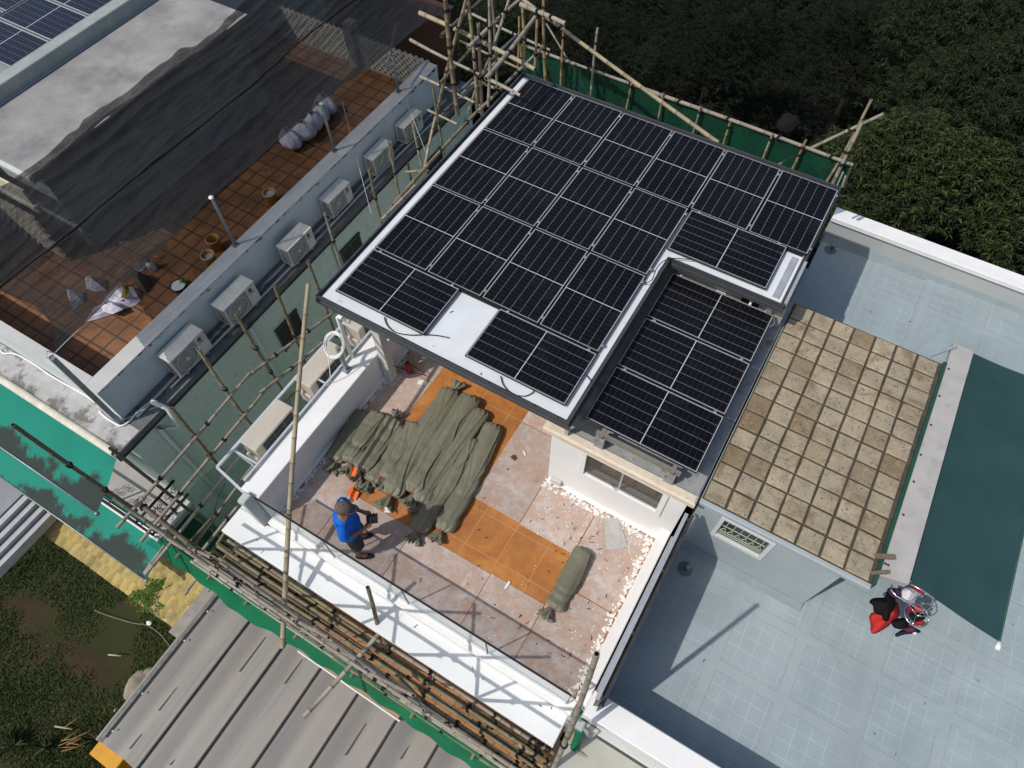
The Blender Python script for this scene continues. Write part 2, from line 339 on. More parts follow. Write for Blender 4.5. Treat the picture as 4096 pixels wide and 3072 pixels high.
for i in range(260):
    x = random.uniform(4.1, 6.15) if random.random() < .6 else 6.15 - abs(random.gauss(0, .35)); y = -6.45 - abs(random.gauss(0, .45)) if random.random() < .55 else random.uniform(-9.25, -6.5)
    if x < 4.6 and y < -7.4: continue
    r = random.uniform(.005, .014); b.prism([(x + r * math.cos(a), y + r * random.uniform(.6, 1.2) * math.sin(a)) for a in (0, 1.3, 2.5, 3.8, 5)], .009, .013)
struct(b.build('plaster_splatter', PLASTER, house), 'stuff')
# stair room
st = MB(); x0, x1, yf, yb, zt = 4.08, 6.4, -6.34, -2.5, 1.84
wx0, wx1, wz0, wz1 = 4.66, 6.08, .92, 1.76
st.box(x0, yf, 0, wx0, yf + .18, zt); st.box(wx1, yf, 0, x1, yf + .18, zt); st.box(wx0, yf, 0, wx1, yf + .18, wz0); st.box(wx0, yf, wz1, wx1, yf + .18, zt)
st.box(x0, yf + .18, 0, x0 + .16, yb, zt); st.box(x1 - .16, yf + .18, 0, x1, yb, zt); st.box(x0 + .16, yb - .16, 0, x1 - .16, yb, zt)
stair = st.build('stair_room', WALLW, house)
f = MB()
for (a0, b0, a1, b1) in ((wx0 - .03, wz0 - .06, wx1 + .03, wz0 + .045), (wx0 - .03, wz1 - .045, wx1 + .03, wz1 + .03), (wx0 - .03, wz0 + .045, wx0 + .06, wz1 - .045), (wx1 - .06, wz0 + .045, wx1 + .03, wz1 - .045)):
    f.box(a0, yf - .028, b0, a1, yf + .07, b1)
f.box(wx0 + .06, yf + .01, wz0 + .05, wx1 - .06, yf + .04, wz0 + .085, 1); f.box(5.33, yf + .012, wz0 + .085, 5.36, yf + .038, wz1 - .05, 1)
f.tube([(5.18, yf - .005, wz0 + .14), (5.30, yf - .03, wz0 + .12), (5.32, yf - .03, wz0 + .08)], .008, 6, 1)
win = f.build('window', [WPLAST, ALU], stair)
f = MB(); f.box(wx0 + .06, yf + .02, wz0 + .085, wx1 - .06, yf + .026, wz1 - .045); f.build('pane', WGLASS, win)
f = MB(); f.box(4.3, yf + .2, .7, 6.2, -4, .72); f.box(4.9, -6.05, .72, 5.9, -5.2, .95); f.build('inner_floor', M('indoor_beige', (.55, .50, .38), (.40, .36, .27), sc=3), stair)
f = MB(); f.cbox(4.16, yf - .075, .10, 4.36, yf - .002, .21, .01); f.box(4.17, yf - .078, .15, 4.35, yf - .074, .16); f.build('outdoor_socket', M('grey_plastic', (.5, .5, .5), rough=.4), stair)
f = MB(); f.cbox(3.94, -6.40, zt, 6.5, -1.2, 1.97, .02); slab = f.build('stair_roof', CONC, house)
f = MB(); f.cbox(3.945, -6.425, 1.87, 6.5, -6.25, 2.0, .03); f.cbox(3.92, -6.27, 1.80, 4.06, -3, 1.985, .02); f.build('roof_lip', CREAM, slab)
f = MB(); f.box(4.55, -2.75, 1.975, 6.45, -2.6, 2.5); f.box(5.72, -2.762, 2.0, 6.02, -2.749, 2.35, 1); f.cbox(5.28, -2.85, 2.12, 5.46, -2.752, 2.28, .01, 2)
f.build('upper_wall', [M('beige_wall', (.40, .38, .34), (.33, .31, .28), sc=3), DARKIN, WPLAST], slab)
# lower balcony below the scaffold platform
f = MB(); f.box(.9, -10.62, -3.2, 6.3, -9.44, -3.0); f.build('lower_balcony', LOTILE, house)
PAVE2 = tile_mat('grey_paving', (.25, .24, .21), (.20, .20, .19), (.12, .12, .12), (.12, .12, .11), (.05, .05, .045))
f = MB()
random.seed(5)
for i in range(9):
    for j in range(4):
        x = -1.5 + i * .27; y = -10.62 + j * .29; f.cbox(x, y, -3.1, x + .25, y + .27, -2.98 + random.uniform(0, .02), .012)
f.build('paved_ledge', PAVE2, house)
f = MB(); f.box(-3.1, -9.6, -6.7, -.06, 3, -6.45); struct(f.build('bounce_path', M('bounce_pale', (.45, .45, .43), (.36, .36, .34), sc=2, rough=.9)))  # pale strip added between the houses to bounce light onto the side wall
# ================================================================ glass balustrade
gx = (.30, 1.70, 3.22, 4.73, 6.14)
for i in range(4):
    lab = ('clear glass balustrade panel next to the corner post beside the man', 'clear glass balustrade panel on the white kerb, second from the corner post', 'clear glass balustrade panel on the white kerb, third from the corner post', 'clear glass balustrade panel ending at the dark side fence')[i]
    t = thing('glass_balustrade', lab, 'balustrade', ((gx[i] + gx[i + 1]) / 2, -9.45, .05), group='glass balustrade along the front of the terrace')
    f = MB(); f.box(gx[i] + .012, -9.458, .03, gx[i + 1] - .012, -9.446, .985); f.build('glass_pane', GLASS, t)
    f = MB(); f.box(gx[i] + .004, -9.464, .985, gx[i + 1] - .004, -9.436, 1.012); f.build('top_rail', BLACK, t)
    f = MB(); f.box(gx[i] + .02, -9.475, .045, gx[i + 1] - .02, -9.43, .075); f.box(gx[i + 1] - .012, -9.462, .08, gx[i + 1] + .003, -9.442, .98, 1); f.build('channel', [WPLAST, ALUD], t)
f = MB(); f.cbox(.06, -9.62, -.14, .2, -9.44, .95, .012); f.cbox(-.12, -9.60, .5, .08, -9.5, .60, .01)
tag(f.build('corner_post', M('grey_post', (.48, .53, .52), (.42, .46, .46)), loc=(.13, -9.53, -.14)), 'pale grey square post at the terrace corner where the glass begins', 'post')
# ================================================================ side fence
t = thing('metal_fence', 'dark metal screen fence with pale rails between terrace and blue grey roof', 'fence', (6.5, -7.9, 0))
f = MB(); f.bar((6.455, -9.4, 1.58), (6.455, -6.42, 1.58), .055, .05); f.bar((6.45, -9.4, .5), (6.45, -6.42, .5), .05, .04); f.build('rail', ALU, t)
f = MB(); f.bar((6.535, -9.44, 1.62), (6.535, -6.42, 1.62), .03, .04); f.box(6.53, -9.44, .02, 6.545, -6.42, 1.605); f.bar((6.556, -9.46, 1.63), (6.556, -6.42, 1.63), .02, .06); f.build('screen_panel', ALUD, t)
for y in (-9.36, -8.4, -7.4, -6.5): f = MB(); f.bar((6.49, y, 0), (6.49, y, 1.6), .05, .05); f.build('post', ALUD, t)
f = MB()
for i in range(9): z = .6 + i * .11; f.bar((6.47, -9.4, z), (6.47, -6.42, z), .014, .07)
f.build('slat', ALUD, t)
# ================================================================ canopy
can = thing('solar_canopy', 'flat white metal canopy in a dark grey frame carrying the solar panels', 'canopy', (.35, -6.06, 0))
out = [(-.24, .15), (6.40, .15), (6.40, -2.97), (4.44, -2.97), (4.44, -6.57), (-.24, -6.57)]
ins = [(-.15, .06), (6.31, .06), (6.31, -2.88), (4.35, -2.88), (4.35, -6.48), (-.15, -6.48)]
f = MB(); f.prism(ins, 2.605, 2.70); f.build('roof_sheet', ROOFW, can)
f = MB()
n = len(out)
for i in range(n):
    a, c = out[i], out[(i + 1) % n]; d, e_ = ins[i], ins[(i + 1) % n]
    m = lambda p, q, t: (p[0] + (q[0] - p[0]) * t, p[1] + (q[1] - p[1]) * t)
    A2, C2 = m(a, d, .25), m(c, e_, .25)
    vs = [(*a, 2.59), (*c, 2.59), (*a, 2.66), (*c, 2.66), (*A2, 2.66), (*C2, 2.66), (*A2, 2.755), (*C2, 2.755), (*m(a, d, .55), 2.755), (*m(c, e_, .55), 2.755), (*m(a, d, .55), 2.703), (*m(c, e_, .55), 2.703), (*d, 2.703), (*e_, 2.703), (*d, 2.59), (*e_, 2.59)]
    f.add(vs, [(2 * j, 2 * j + 1, 2 * j + 3, 2 * j + 2) for j in range(7)] + [(14, 15, 1, 0)])
fas = f.build('fascia', FASC, can)
f = MB(); f.lathe([(0, 0), (.014, 0), (.014, .012), (0, .014)], (0, 0, 0), 6)
copies(f, 'bolt', BLACK, fas, [(-.05 + i * .39, -6.53, 2.755) for i in range(12)] + [(-.20, -6.2 + i * .54, 2.755) for i in range(12)])
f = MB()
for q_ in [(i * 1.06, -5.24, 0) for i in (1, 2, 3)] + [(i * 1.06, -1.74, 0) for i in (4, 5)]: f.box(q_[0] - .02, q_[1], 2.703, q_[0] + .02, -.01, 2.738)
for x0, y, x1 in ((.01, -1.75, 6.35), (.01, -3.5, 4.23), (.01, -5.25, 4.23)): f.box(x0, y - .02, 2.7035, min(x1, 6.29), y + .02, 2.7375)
f.build('gap_shade_strips', BLACK, can)  # black strips stand in for the shade in the gaps between panels
f = MB(); f.bar((.42, -6.05, 0), (.42, -6.05, 2.6), .17, .17); f.box(.28, -6.2, 0, .56, -5.9, .02); f.build('column', M('wrapped_post', (.62, .62, .60), (.5, .49, .46), sc=9, bump=.5, bsc=25), can)
f = MB(); f.bar((.42, -.2, 0), (.42, -.2, 2.6), .15, .15); f.build('column', ALU, can)
f = MB(); f.bar((6.25, -.2, 0), (6.25, -.2, 2.6), .15, .15); f.build('column', ALU, can)
f = MB(); f.bar((6.20, -2.78, 1.97), (6.20, -2.78, 2.6), .1, .1); f.bar((4.33, -6.33, 1.97), (4.33, -6.33, 2.55), .08, .06); f.build('column', ALU, can)
f = MB(); f.bar((6.38, -2.9, 2.74), (6.38, -1.9, 2.74), .05, .07); f.bar((6.2, -2.82, 2.712), (6.2, -1.85, 2.712), .11, .02); f.build('loose_rail', ALU, can)
# ---- solar panels
def make_panel(label):
    t = thing('solar_module', label, 'solar panel', (0, 0, 0), group='solar panels on the canopy')
    f = MB(); w_, h_ = .52, .865
    f.box(-w_, -h_, 0, w_, -h_ + .012, .035); f.box(-w_, h_ - .012, 0, w_, h_, .035); f.box(-w_, -h_ + .012, 0, -w_ + .012, h_ - .012, .035); f.box(w_ - .012, -h_ + .012, 0, w_, h_ - .012, .035)
    f.build('frame', PFRAME, t, local=True)
    f = MB(); f.box(-.508, -.853, .005, .508, .853, .033); f.build('cell_face', CELLS, t, local=True)
    return t
def clamps(t, spots):
    for x, y in spots: o = CLAMP.copy(); COL.objects.link(o); o.parent = t; o.location = (x, y, 0)
f = MB(); f.cbox(-.016, -.024, .02, .016, .024, .044, .005); f.lathe([(0, 0), (.008, 0), (.008, .008), (0, .008)], (0, 0, .044), 6)
CLAMP = f.build('clamp', STEEL, local=True); COL.objects.unlink(CLAMP)
pan0 = make_panel('p'); ZP = 2.745
PW, PH = 1.06, 1.75
cols = ['at the scaffold end', 'second from the scaffold end', 'third from the scaffold end', 'fourth from the scaffold end', 'second from the tree end', 'at the tree end']
lay = []
for j, rn in enumerate(('back row by the netting', 'second row off the netting', 'third row off the netting')):
    for i in range(6 if j == 0 else 4):
        w_ = cols[i] if j == 0 else ('next to the bare white edge', 'second from the bare white edge', 'third from the bare white edge', 'next to the roof notch' if j == 2 else 'next to the crosswise panel')[i]
        lay.append(((i + .5) * PW, -(j + .5) * PH, 0, f'upright black panel in the {rn}, {w_}'))
lay += [(4.28 + .865, -2.27, 90, 'crosswise black solar panel above the roof notch, beside the bare white end'), (.875, -5.79, 90, 'crosswise black solar panel at the front corner above the white column'), (3.365, -5.80, 90, 'crosswise black solar panel at the front edge near the stair room')]
pts = []
for k, (x, y, a, lab) in enumerate(lay):
    if k == 0: pan0.location = (x, y, ZP); pan0['label'] = lab; t = pan0
    else: t = dup(pan0, (x + random.uniform(-.003, .003), y + random.uniform(-.003, .003), ZP), R_(a + random.uniform(-.12, .12)), lab); t.rotation_euler.x = R_(random.uniform(-.15, .15))
    pts.append(t)
for t in pts: clamps(t, [(.53, .72), (.53, -.72)])
for k in range(3):
    y = -2.86 - .535 - k * 1.10
    t = dup(pts[0], (5.405, y, 2.33), R_(90), ('crosswise black solar panel on the stair room roof, tucked in the notch', 'crosswise black solar panel on the stair room roof, middle of three', 'crosswise black solar panel on the stair room roof, over the window')[k], 'solar panels on the stair room roof', (1.03, 1.046, 1))
# stands under the lower panels
t = thing('panel_stand', 'grey metal stand carrying the three panels on the stair room roof', 'stand', (5.4, -4.5, 1.97))
f = MB()
for x in (4.85, 6.0): f.bar((x, -6.28, 2.29), (x, -2.9, 2.29), .06, .06)
f.bar((4.75, -6.22, 2.27), (6.12, -6.22, 2.27), .05, .09); f.build('rail', M('stand_metal', (.26, .25, .21), (.2, .19, .16), sc=6, rough=.5, met=.3), t)
for x in (4.85, 6.0):
    for y in (-6.24, -4.6, -3.0): f = MB(); f.cbox(x - .075, y - .07, 1.97, x + .075, y + .07, 2.25, .01); f.build('block', CONC, t)
# cables on the canopy
def cable(pts_, r, mat, label, z=None, name='cable', cat='cable', n=6):
    P = [Vector(p) for p in pts_]; out_ = []
    for i in range(len(P) - 1):
        p0, p1, p2, p3 = P[max(i - 1, 0)], P[i], P[i + 1], P[min(i + 2, len(P) - 1)]
        for k in range(6):
            t_ = k / 6; out_.append(.5 * ((2 * p1) + (p2 - p0) * t_ + (2 * p0 - 5 * p1 + 4 * p2 - p3) * t_ ** 2 + (3 * p1 - p0 - 3 * p2 + p3) * t_ ** 3))
    out_.append(P[-1]); f = MB(); f.tube(out_, r, n); return tag(f.build(name, mat, loc=tuple(P[0])), label, cat)
c12 = crop(1200, 1100, .27125)
cable([pz(*c12(*q), 2.725) for q in ((1245, 620), (1262, 690), (1310, 770), (1420, 850), (1640, 885), (1830, 880), (2010, 890), (2200, 925))], .009, BLACK, 'black cable lying on the white canopy between the two front panels')
c20 = crop(2000, 1500, .4973)
cable([pz(*c20(*q), 2.725) for q in ((5, 10), (30, 85), (100, 150), (190, 170), (250, 150), (275, 125))], .008, BLACK, 'black cable loop hanging over the front edge of the canopy')
c27 = crop(2000, 750, .4973)
cable([pz(*c27(*q), 2.78) for q in ((1145, 770), (1220, 745), (1260, 650), (1320, 590), (1390, 570), (1540, 580))], .008, BLACK, 'black cable curling over the corner of the roof notch')
cable([pz(*c27(*q), 2.74) for q in ((690, 1505), (735, 1560), (758, 1610), (762, 1650))], .008, BLACK, 'black cable dropping off the canopy beside the notch')
cr = crop(2900, 1100, 400 / 2212)
cable([pz(*cr(*q), 2.2) for q in ((860, 610), (740, 750), (820, 760), (960, 765), (1050, 900), (1090, 1010), (1060, 1100), (960, 1140), (1000, 1040), (1060, 960))], .012, WPLAST, 'coil of white cables at the corner of the stair room panels')
t = thing('cable_plug', 'white plug hanging on a thin cord from the canopy over the stair room panels', 'plug', tuple(pz(*cr(580, 620), 2.4)))
a_ = pz(*cr(580, 590), 2.42); f = MB(); f.tube([pz(*cr(625, 310), 2.7), pz(*cr(600, 450), 2.58), a_], .005, 5); f.build('cord', M('beige_cord', (.5, .47, .36)), t)
f = MB(); f.cbox(a_.x - .02, a_.y - .05, a_.z - .04, a_.x + .02, a_.y + .03, a_.z, .006); f.build('socket', WPLAST, t)
# ================================================================ the house with the blue grey roof
rh = thing('neighbour_house', 'house with a blue grey coated roof and a small tiled stair room', 'house', (10, -4, -6.6))
f = MB(); f.box(6.62, -9.5, -7, 17, 2.1, -.15); f.build('wall', PALEW, rh)
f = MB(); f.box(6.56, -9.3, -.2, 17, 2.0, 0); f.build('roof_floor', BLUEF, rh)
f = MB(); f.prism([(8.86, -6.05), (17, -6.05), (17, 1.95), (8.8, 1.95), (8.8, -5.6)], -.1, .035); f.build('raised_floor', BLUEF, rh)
f = MB(); f.cbox(6.40, -9.56, -.3, 17, -9.2, .9, .015); fp = f.build('front_parapet', WHITE, rh)
f = MB(); f.box(6.52, 1.83, -.2, 17, 2.08, .5); f.box(6.52, 1.80, .5, 17, 2.12, .53); bp_ = f.build('back_parapet', M('parapet_inside', (.45, .47, .46), (.40, .43, .43), sc=1.3, rough=.8, bump=.05), rh)
f = MB(); f.cbox(6.52, 1.77, .53, 17, 2.13, .64, .012); f.build('coping', WHITE, bp_)
f = MB(); f.add([(6.56, 1.69, .002), (17, 1.69, .002), (17, 1.829, .11), (6.56, 1.829, .11)], [(0, 1, 2, 3)])
f.build('cove_strip', M('cove_coating', (.215, .27, .29), (.19, .24, .26), sc=4, rough=.6), rh)
f = MB(); f.add([(6.6, -6.33, .002), (8.74, -6.33, .002), (8.74, -6.205, .07), (6.6, -6.205, .07)], [(0, 1, 2, 3)]); f.build('cove_strip', bpy.data.materials['cove_coating'], rh)
f = MB(); x0, x1, yf, yb, zt = 6.56, 8.73, -6.2, -2.1, 1.88
wx0, wx1, wz0, wz1 = 6.98, 7.72, .92, 1.58
f.box(x0, yf, 0, wx0, yf + .2, zt); f.box(wx1, yf, 0, x1, yf + .2, zt); f.box(wx0, yf, 0, wx1, yf + .2, wz0); f.box(wx0, yf, wz1, wx1, yf + .2, zt)
f.box(x0, yf + .2, 0, x0 + .2, yb, zt); f.box(x1 - .2, yf + .2, 0, x1, -5.2, zt); f.box(x1 - .2, -4.3, 0, x1, yb, zt); f.box(x0 + .2, yb - .2, 0, x1 - .2, yb, zt)
sr = f.build('stair_room', NBWALL, rh)
f = MB(); z0 = 1.885
f.cbox(6.53, -6.30, z0 - .06, 9.06, -2.04, z0 + .03, .015); f.build('roof_slab', NBWALL, sr)
f = MB(); f.box(6.54, -6.23, z0 + .032, 9.04, -2.06, z0 + .055, 0)
f.build('roof_joint', MOSS, sr)
random.seed(11); f = MB()
nx, ny = 7, 12; tw = (9.0 - 6.545) / nx; th = (6.235 - 2.07) / ny
for i in range(nx):
    for j in range(ny):
        a = random.uniform(.012, .021); x = 6.545 + i * tw; y = -6.235 + j * th; x2 = x + tw; dz = random.uniform(-.006, .006); k = len(f.v)
        f.cbox(x + a, y + a, z0 + .05, x2 - a, y + th - a, z0 + .085 + dz, .014)
        c = Vector((x + tw / 2, y + th / 2, 0)); f.xf(Matrix.Translation(c) @ Matrix.Rotation(random.uniform(-.022, .022), 4, 'Z') @ Matrix.Translation(-c), k)
f.build('roof_tile', PAVER, sr)
f = MB()
for (a0, b0, a1, b1) in ((wx0 - .05, wz0 - .06, wx1 + .05, wz0 + .01), (wx0 - .05, wz1 - .01, wx1 + .05, wz1 + .05), (wx0 - .05, wz0 + .01, wx0 + .01, wz1 - .01), (wx1 - .01, wz0 + .01, wx1 + .05, wz1 - .01)): f.box(a0, yf - .02, b0, a1, yf + .1, b1)
wf = f.build('window', M('window_surround', (.62, .64, .64), (.55, .58, .58), sc=4), sr)
f = MB()
xs = [wx0 + .03 + i * .113 for i in range(7)]
for z in (wz0 + .06, wz0 + .13, wz0 + .20, wz0 + .40, wz1 - .06): f.bar((wx0 + .03, yf + .012, z), (wx1 - .03, yf + .012, z), .012, .012)
for i in range(6):
    x = (xs[i] + xs[i + 1]) / 2
    f.bar((xs[i], yf + .012, wz0 + .20), (x, yf + .012, wz0 + .33), .011, .012); f.bar((xs[i + 1], yf + .012, wz0 + .20), (x, yf + .012, wz0 + .33), .011, .012); f.bar((x, yf + .012, wz0 + .33), (x, yf + .012, wz1 - .03), .011, .012)
f.build('grille', M('pale_green_bars', (.42, .46, .38), (.36, .40, .33), sc=9), wf)
f = MB(); f.box(wx0 + .03, yf + .045, wz0 + .01, wx1 - .01, yf + .05, wz1 - .03); f.build('pane', glassy('green_pane', (.035, .05, .04), .93), wf)
f = MB(); f.box(6.76, -6.0, 0, 8.5, -2.3, .02); f.build('inner_floor', DARKIN, sr)
cq = crop(3000, 1500, 1096 / 2204)
t = thing('window_awning', 'dark green fabric awning pulled down from a pale cassette beside the tiled stair room roof', 'awning', (9.3, -3.8, 1.9))
f = MB()
def cas(u, v): return None
f.add([(9.10, -6.06, 1.93), (9.10, -1.52, 1.93), (9.42, -1.56, 1.95), (9.48, -5.98, 1.95), (9.10, -6.06, 1.84), (9.10, -1.52, 1.84), (9.42, -1.56, 1.80), (9.48, -5.98, 1.80)],
      [(3, 2, 1, 0), (4, 5, 6, 7), (0, 1, 5, 4), (1, 2, 6, 5), (2, 3, 7, 6), (3, 0, 4, 7)])
f.build('cassette', M('pale_cover', (.42, .41, .39), (.36, .35, .335), sc=3, rough=.6, layers=[((.25, .24, .22), 5, .54, .75, .6)]), t)
f = MB(); f.lathe([(0, 0), (.02, 0), (.02, .005), (0, .006)], (0, 0, 0), 8)
copies(f, 'rust_spot', M('rust_spot', (.10, .05, .03), (.05, .03, .02)), t, [(9.13, -5.85, 1.933), (9.17, -5.85, 1.933), (9.16, -5.0, 1.935), (9.16, -4.4, 1.935), (9.14, -3.9, 1.935), (9.15, -3.3, 1.935), (9.14, -2.7, 1.935), (9.15, -2.1, 1.935)])
f = MB()
def fab(u, v):
    a = Vector((9.46, lerp(-5.86, -1.5, v), 1.86)); c = Vector((11.12, lerp(-5.70, -.7, v), 1.06)); p = a.lerp(c, u); p.z -= .05 * math.sin(math.pi * u) * (1 + .2 * nz(p.x, p.y, 0, 2)); p.z += .01 * math.sin(v * 37 + u * 3); return p
f.grid(fab, 16, 24); gr = M('dark_green_fabric', (.032, .082, .084), (.025, .068, .071), sc=1.5, rough=.75, spec=.25); f.build('fabric', gr, t)
f = MB(); f.tube([(11.12, -5.70, 1.06), (11.12, -.6, 1.06)], .016, 8); f.build('front_bar', GREENP, t); f = MB(); f.tube([(11.12, -5.82, 1.05), (11.12, -5.70, 1.06)], .035, 8); f.build('bar_end', WPLAST, t)
f = MB(); f.bar((8.80, -2.05, 1.99), (9.14, -1.62, 1.97), .05, .03); f.build('bracket', ALU, t)
f = MB(); f.bar((8.95, -5.86, 2.02), (9.2, -5.72, 1.99), .07, .03); f.bar((8.99, -6.1, 1.97), (9.2, -5.95, 1.96), .05, .04); f.build('bracket', TEAK, t)
f = MB(); f.box(9.045, -6.22, 1.72, 9.10, -2.0, 1.95); tag(f.build('gutter_board', GREENP, loc=(9.07, -4, 1.72)), 'narrow dark green board along the edge of the tiled roof', 'board')
def drain(x, y, lab):
    t = thing('roof_drain', lab, 'drain', (x, y, 0)); f = MB(); f.lathe([(0, .012), (.10, .012), (.13, .003)], (x, y, 0), 20); f.build('drain_cover', M('drain_grey', (.14, .17, .19)), t)
    f = MB(); f.lathe([(.035, 0), (.035, .13), (.055, .13), (.06, .16), (.04, .19), (0, .195)], (x + .02, y + .01, .01), 14); f.build('vent_cap', STEEL, t)
drain(6.86, -6.62, 'small roof drain in the shade below the grilled window'); drain(6.8, 1.52, 'small roof drain in the shade by the back parapet')
# drying rack and clothes
ck = crop(3400, 2250, .27125)
t = thing('drying_rack', 'steel rail loop carrying laundry on the wall under the awning', 'rack', (9.3, -6.2, 1.6))
L = [pz(*ck(*q), 1.62) for q in ((570, 320), (800, 420), (1010, 540))]
f = MB(); lp = [pz(*ck(*q), 1.55) for q in ((620, 330), (610, 410), (680, 490), (860, 590), (1020, 690), (1130, 715), (1190, 660), (1240, 510), (1090, 420), (860, 300))]; f.tube(lp, .013, 8); f.build('rail_loop', CHROME, t)
f = MB(); f.tube([lp[0], lp[0] + Vector((-.12, .25, .03))], .013); f.tube([lp[-1], lp[-1] + Vector((-.05, .5, .02))], .013); f.build('wall_arm', CHROME, t)
hc = pz(*ck(980, 780), 1.36)
t = thing('clothes_hanger', 'round steel peg hanger hooked on the laundry rail', 'hanger', tuple(hc))
f = MB(); n = 24; f.tube([(hc.x + .165 * math.cos(2 * math.pi * i / n), hc.y + .165 * math.sin(2 * math.pi * i / n), hc.z) for i in range(n + 1)], .008, 6); f.build('ring', CHROME, t)
f = MB()
for a in (.4, 2.5, 4.6): f.tube([hc, (hc.x + .165 * math.cos(a), hc.y + .165 * math.sin(a), hc.z)], .006, 5)
f.tube([hc, hc + Vector((0, 0, .2))], .006, 5); f.build('spoke', CHROME, t)
def garment(poly, z, dz, colr, label, cat, name, seed):
    """a limp garment hanging in folds: outline from a ring of points at its own height, gathered and given depth"""
    Q_ = [Vector((*q, 0)) for q in poly]; m_ = len(Q_); poly = [(.5 * (2 * Q_[i] + (Q_[(i + 1) % m_] - Q_[i - 1]) * t + (2 * Q_[i - 1] - 5 * Q_[i] + 4 * Q_[(i + 1) % m_] - Q_[(i + 2) % m_]) * t * t + (3 * Q_[i] - Q_[i - 1] - 3 * Q_[(i + 1) % m_] + Q_[(i + 2) % m_]) * t ** 3)).xy for i in range(m_) for t in (0, .25, .5, .75)]
    P = [pz(*ck(*q), z) for q in poly]; c = sum(P, Vector()) / len(P); f = MB(); k = 5; vs = [c + Vector((0, 0, .015))]; fs = []
    n = len(P)
    for r in range(1, k + 1):
        for i, p in enumerate(P):
            q = c.lerp(p, r / k); q.z = z + dz * (r / k) ** 1.3 + .05 * nz(q.x, q.y, seed, 7) + .03 * nz(q.x, q.y, seed, 17); vs.append(q)
    for i in range(n): fs.append((0, 1 + i, 1 + (i + 1) % n))
    for r in range(k - 1):
        for i in range(n): a = 1 + r * n; j = (i + 1) % n; fs.append((a + i, a + n + i, a + n + j, a + j))
    f.add(vs, fs, 0, True); o = f.build(name, M(name + '_cloth', colr, tuple(x * .75 for x in colr), sc=9, rough=.9, spec=.1), loc=tuple(c))
    m = o.modifiers.new('thick', 'SOLIDIFY'); m.thickness = .012; return tag(o, label, cat, 'laundry on the rail')
garment([(400, 750), (440, 690), (540, 720), (740, 545), (820, 540), (825, 720), (760, 790), (640, 900), (440, 995), (420, 880)], 1.2, -.25, (.50, .035, .03), 'large red garment hanging lowest on the laundry rail', 'garment', 'red_garment', 1)
garment([(365, 540), (420, 495), (590, 480), (640, 380), (720, 480), (720, 600), (670, 700), (620, 820), (560, 820), (545, 740), (440, 700), (400, 590)], 1.35, -.15, (.010, .010, .012), 'black garment hanging over the large red one', 'garment', 'black_garment', 2)
garment([(630, 350), (800, 380), (810, 450), (740, 500), (660, 460)], 1.5, -.1, (.055, .028, .09), 'dark purple cloth on the laundry rail by the wall', 'cloth', 'purple_cloth', 3)
garment([(800, 400), (850, 360), (940, 360), (1045, 425), (960, 520), (840, 555), (805, 520)], 1.55, -.08, (.70, .66, .70), 'white cloth draped over the laundry rail', 'cloth', 'white_cloth', 4)
garment([(960, 345), (1100, 425), (1085, 440), (980, 380)], 1.5, -.06, (.45, .02, .05), 'thin red cloth half hidden under the green awning', 'cloth', 'red_cloth', 5)
garment([(985, 600), (1060, 620), (1110, 680), (1080, 715), (980, 690)], 1.3, -.06, (.5, .03, .03), 'red garment behind the ring hanger', 'garment', 'red_shirt', 6)
garment([(840, 660), (900, 630), (960, 650), (940, 710), (870, 735)], 1.25, -.06, (.16, .02, .06), 'maroon garment behind the ring hanger', 'garment', 'maroon_shirt', 7)
garment([(670, 880), (720, 820), (850, 800), (920, 850), (880, 930), (760, 950)], 1.05, -.12, (.012, .012, .014), 'black garment pegged beside the ring hanger', 'garment', 'black_shirt', 8)
garment([(900, 750), (1080, 740), (1120, 820), (960, 840)], 1.2, -.06, (.014, .013, .018), 'black garment inside the ring hanger', 'garment', 'black_trousers', 9)
garment([(970, 880), (1060, 835), (1110, 860), (1090, 895), (990, 910)], 1.15, -.05, (.5, .04, .03), 'small red garment inside the ring hanger', 'garment', 'red_sock', 10)
garment([(700, 1055), (780, 1000), (900, 960), (1055, 985), (1050, 1015), (840, 1035), (740, 1065)], .95, -.08, (.02, .02, .045), 'dark navy garment hanging lowest below the ring hanger', 'garment', 'navy_garment', 11)
garment([(810, 955), (940, 930), (985, 985), (880, 1015)], 1.0, -.04, (.14, .03, .09), 'plum garment pegged over the navy one', 'garment', 'plum_garment', 12)
garment([(930, 1030), (960, 1018), (1005, 1030), (985, 1055), (945, 1055)], .93, -.03, (.72, .72, .70), 'small white cloth under the navy garment', 'cloth', 'white_sock', 13)
# lower sheltered corner in front of the blue grey roof
f = MB(); f.box(6.36, -10.9, -.62, 9.2, -9.57, -.60); tag(f.build('lean_to_roof', M('beige_sheet', (.44, .43, .38), (.38, .38, .34), sc=2, rough=.5), loc=(7.5, -10.2, -.6)), 'beige lean-to roof in front of the white parapet of the blue grey roof', 'lean-to roof')
f = MB(); f.box(6.40, -9.63, -.60, 6.70, -9.58, .45); f.cbox(6.38, -9.72, .3, 6.50, -9.585, .52, .02); tag(f.build('lightning_box', M('pale_box', (.42, .45, .44), (.36, .39, .38), sc=4), loc=(6.5, -9.62, -.6)), 'pale metal box fixed beside the end of the dark fence', 'box')

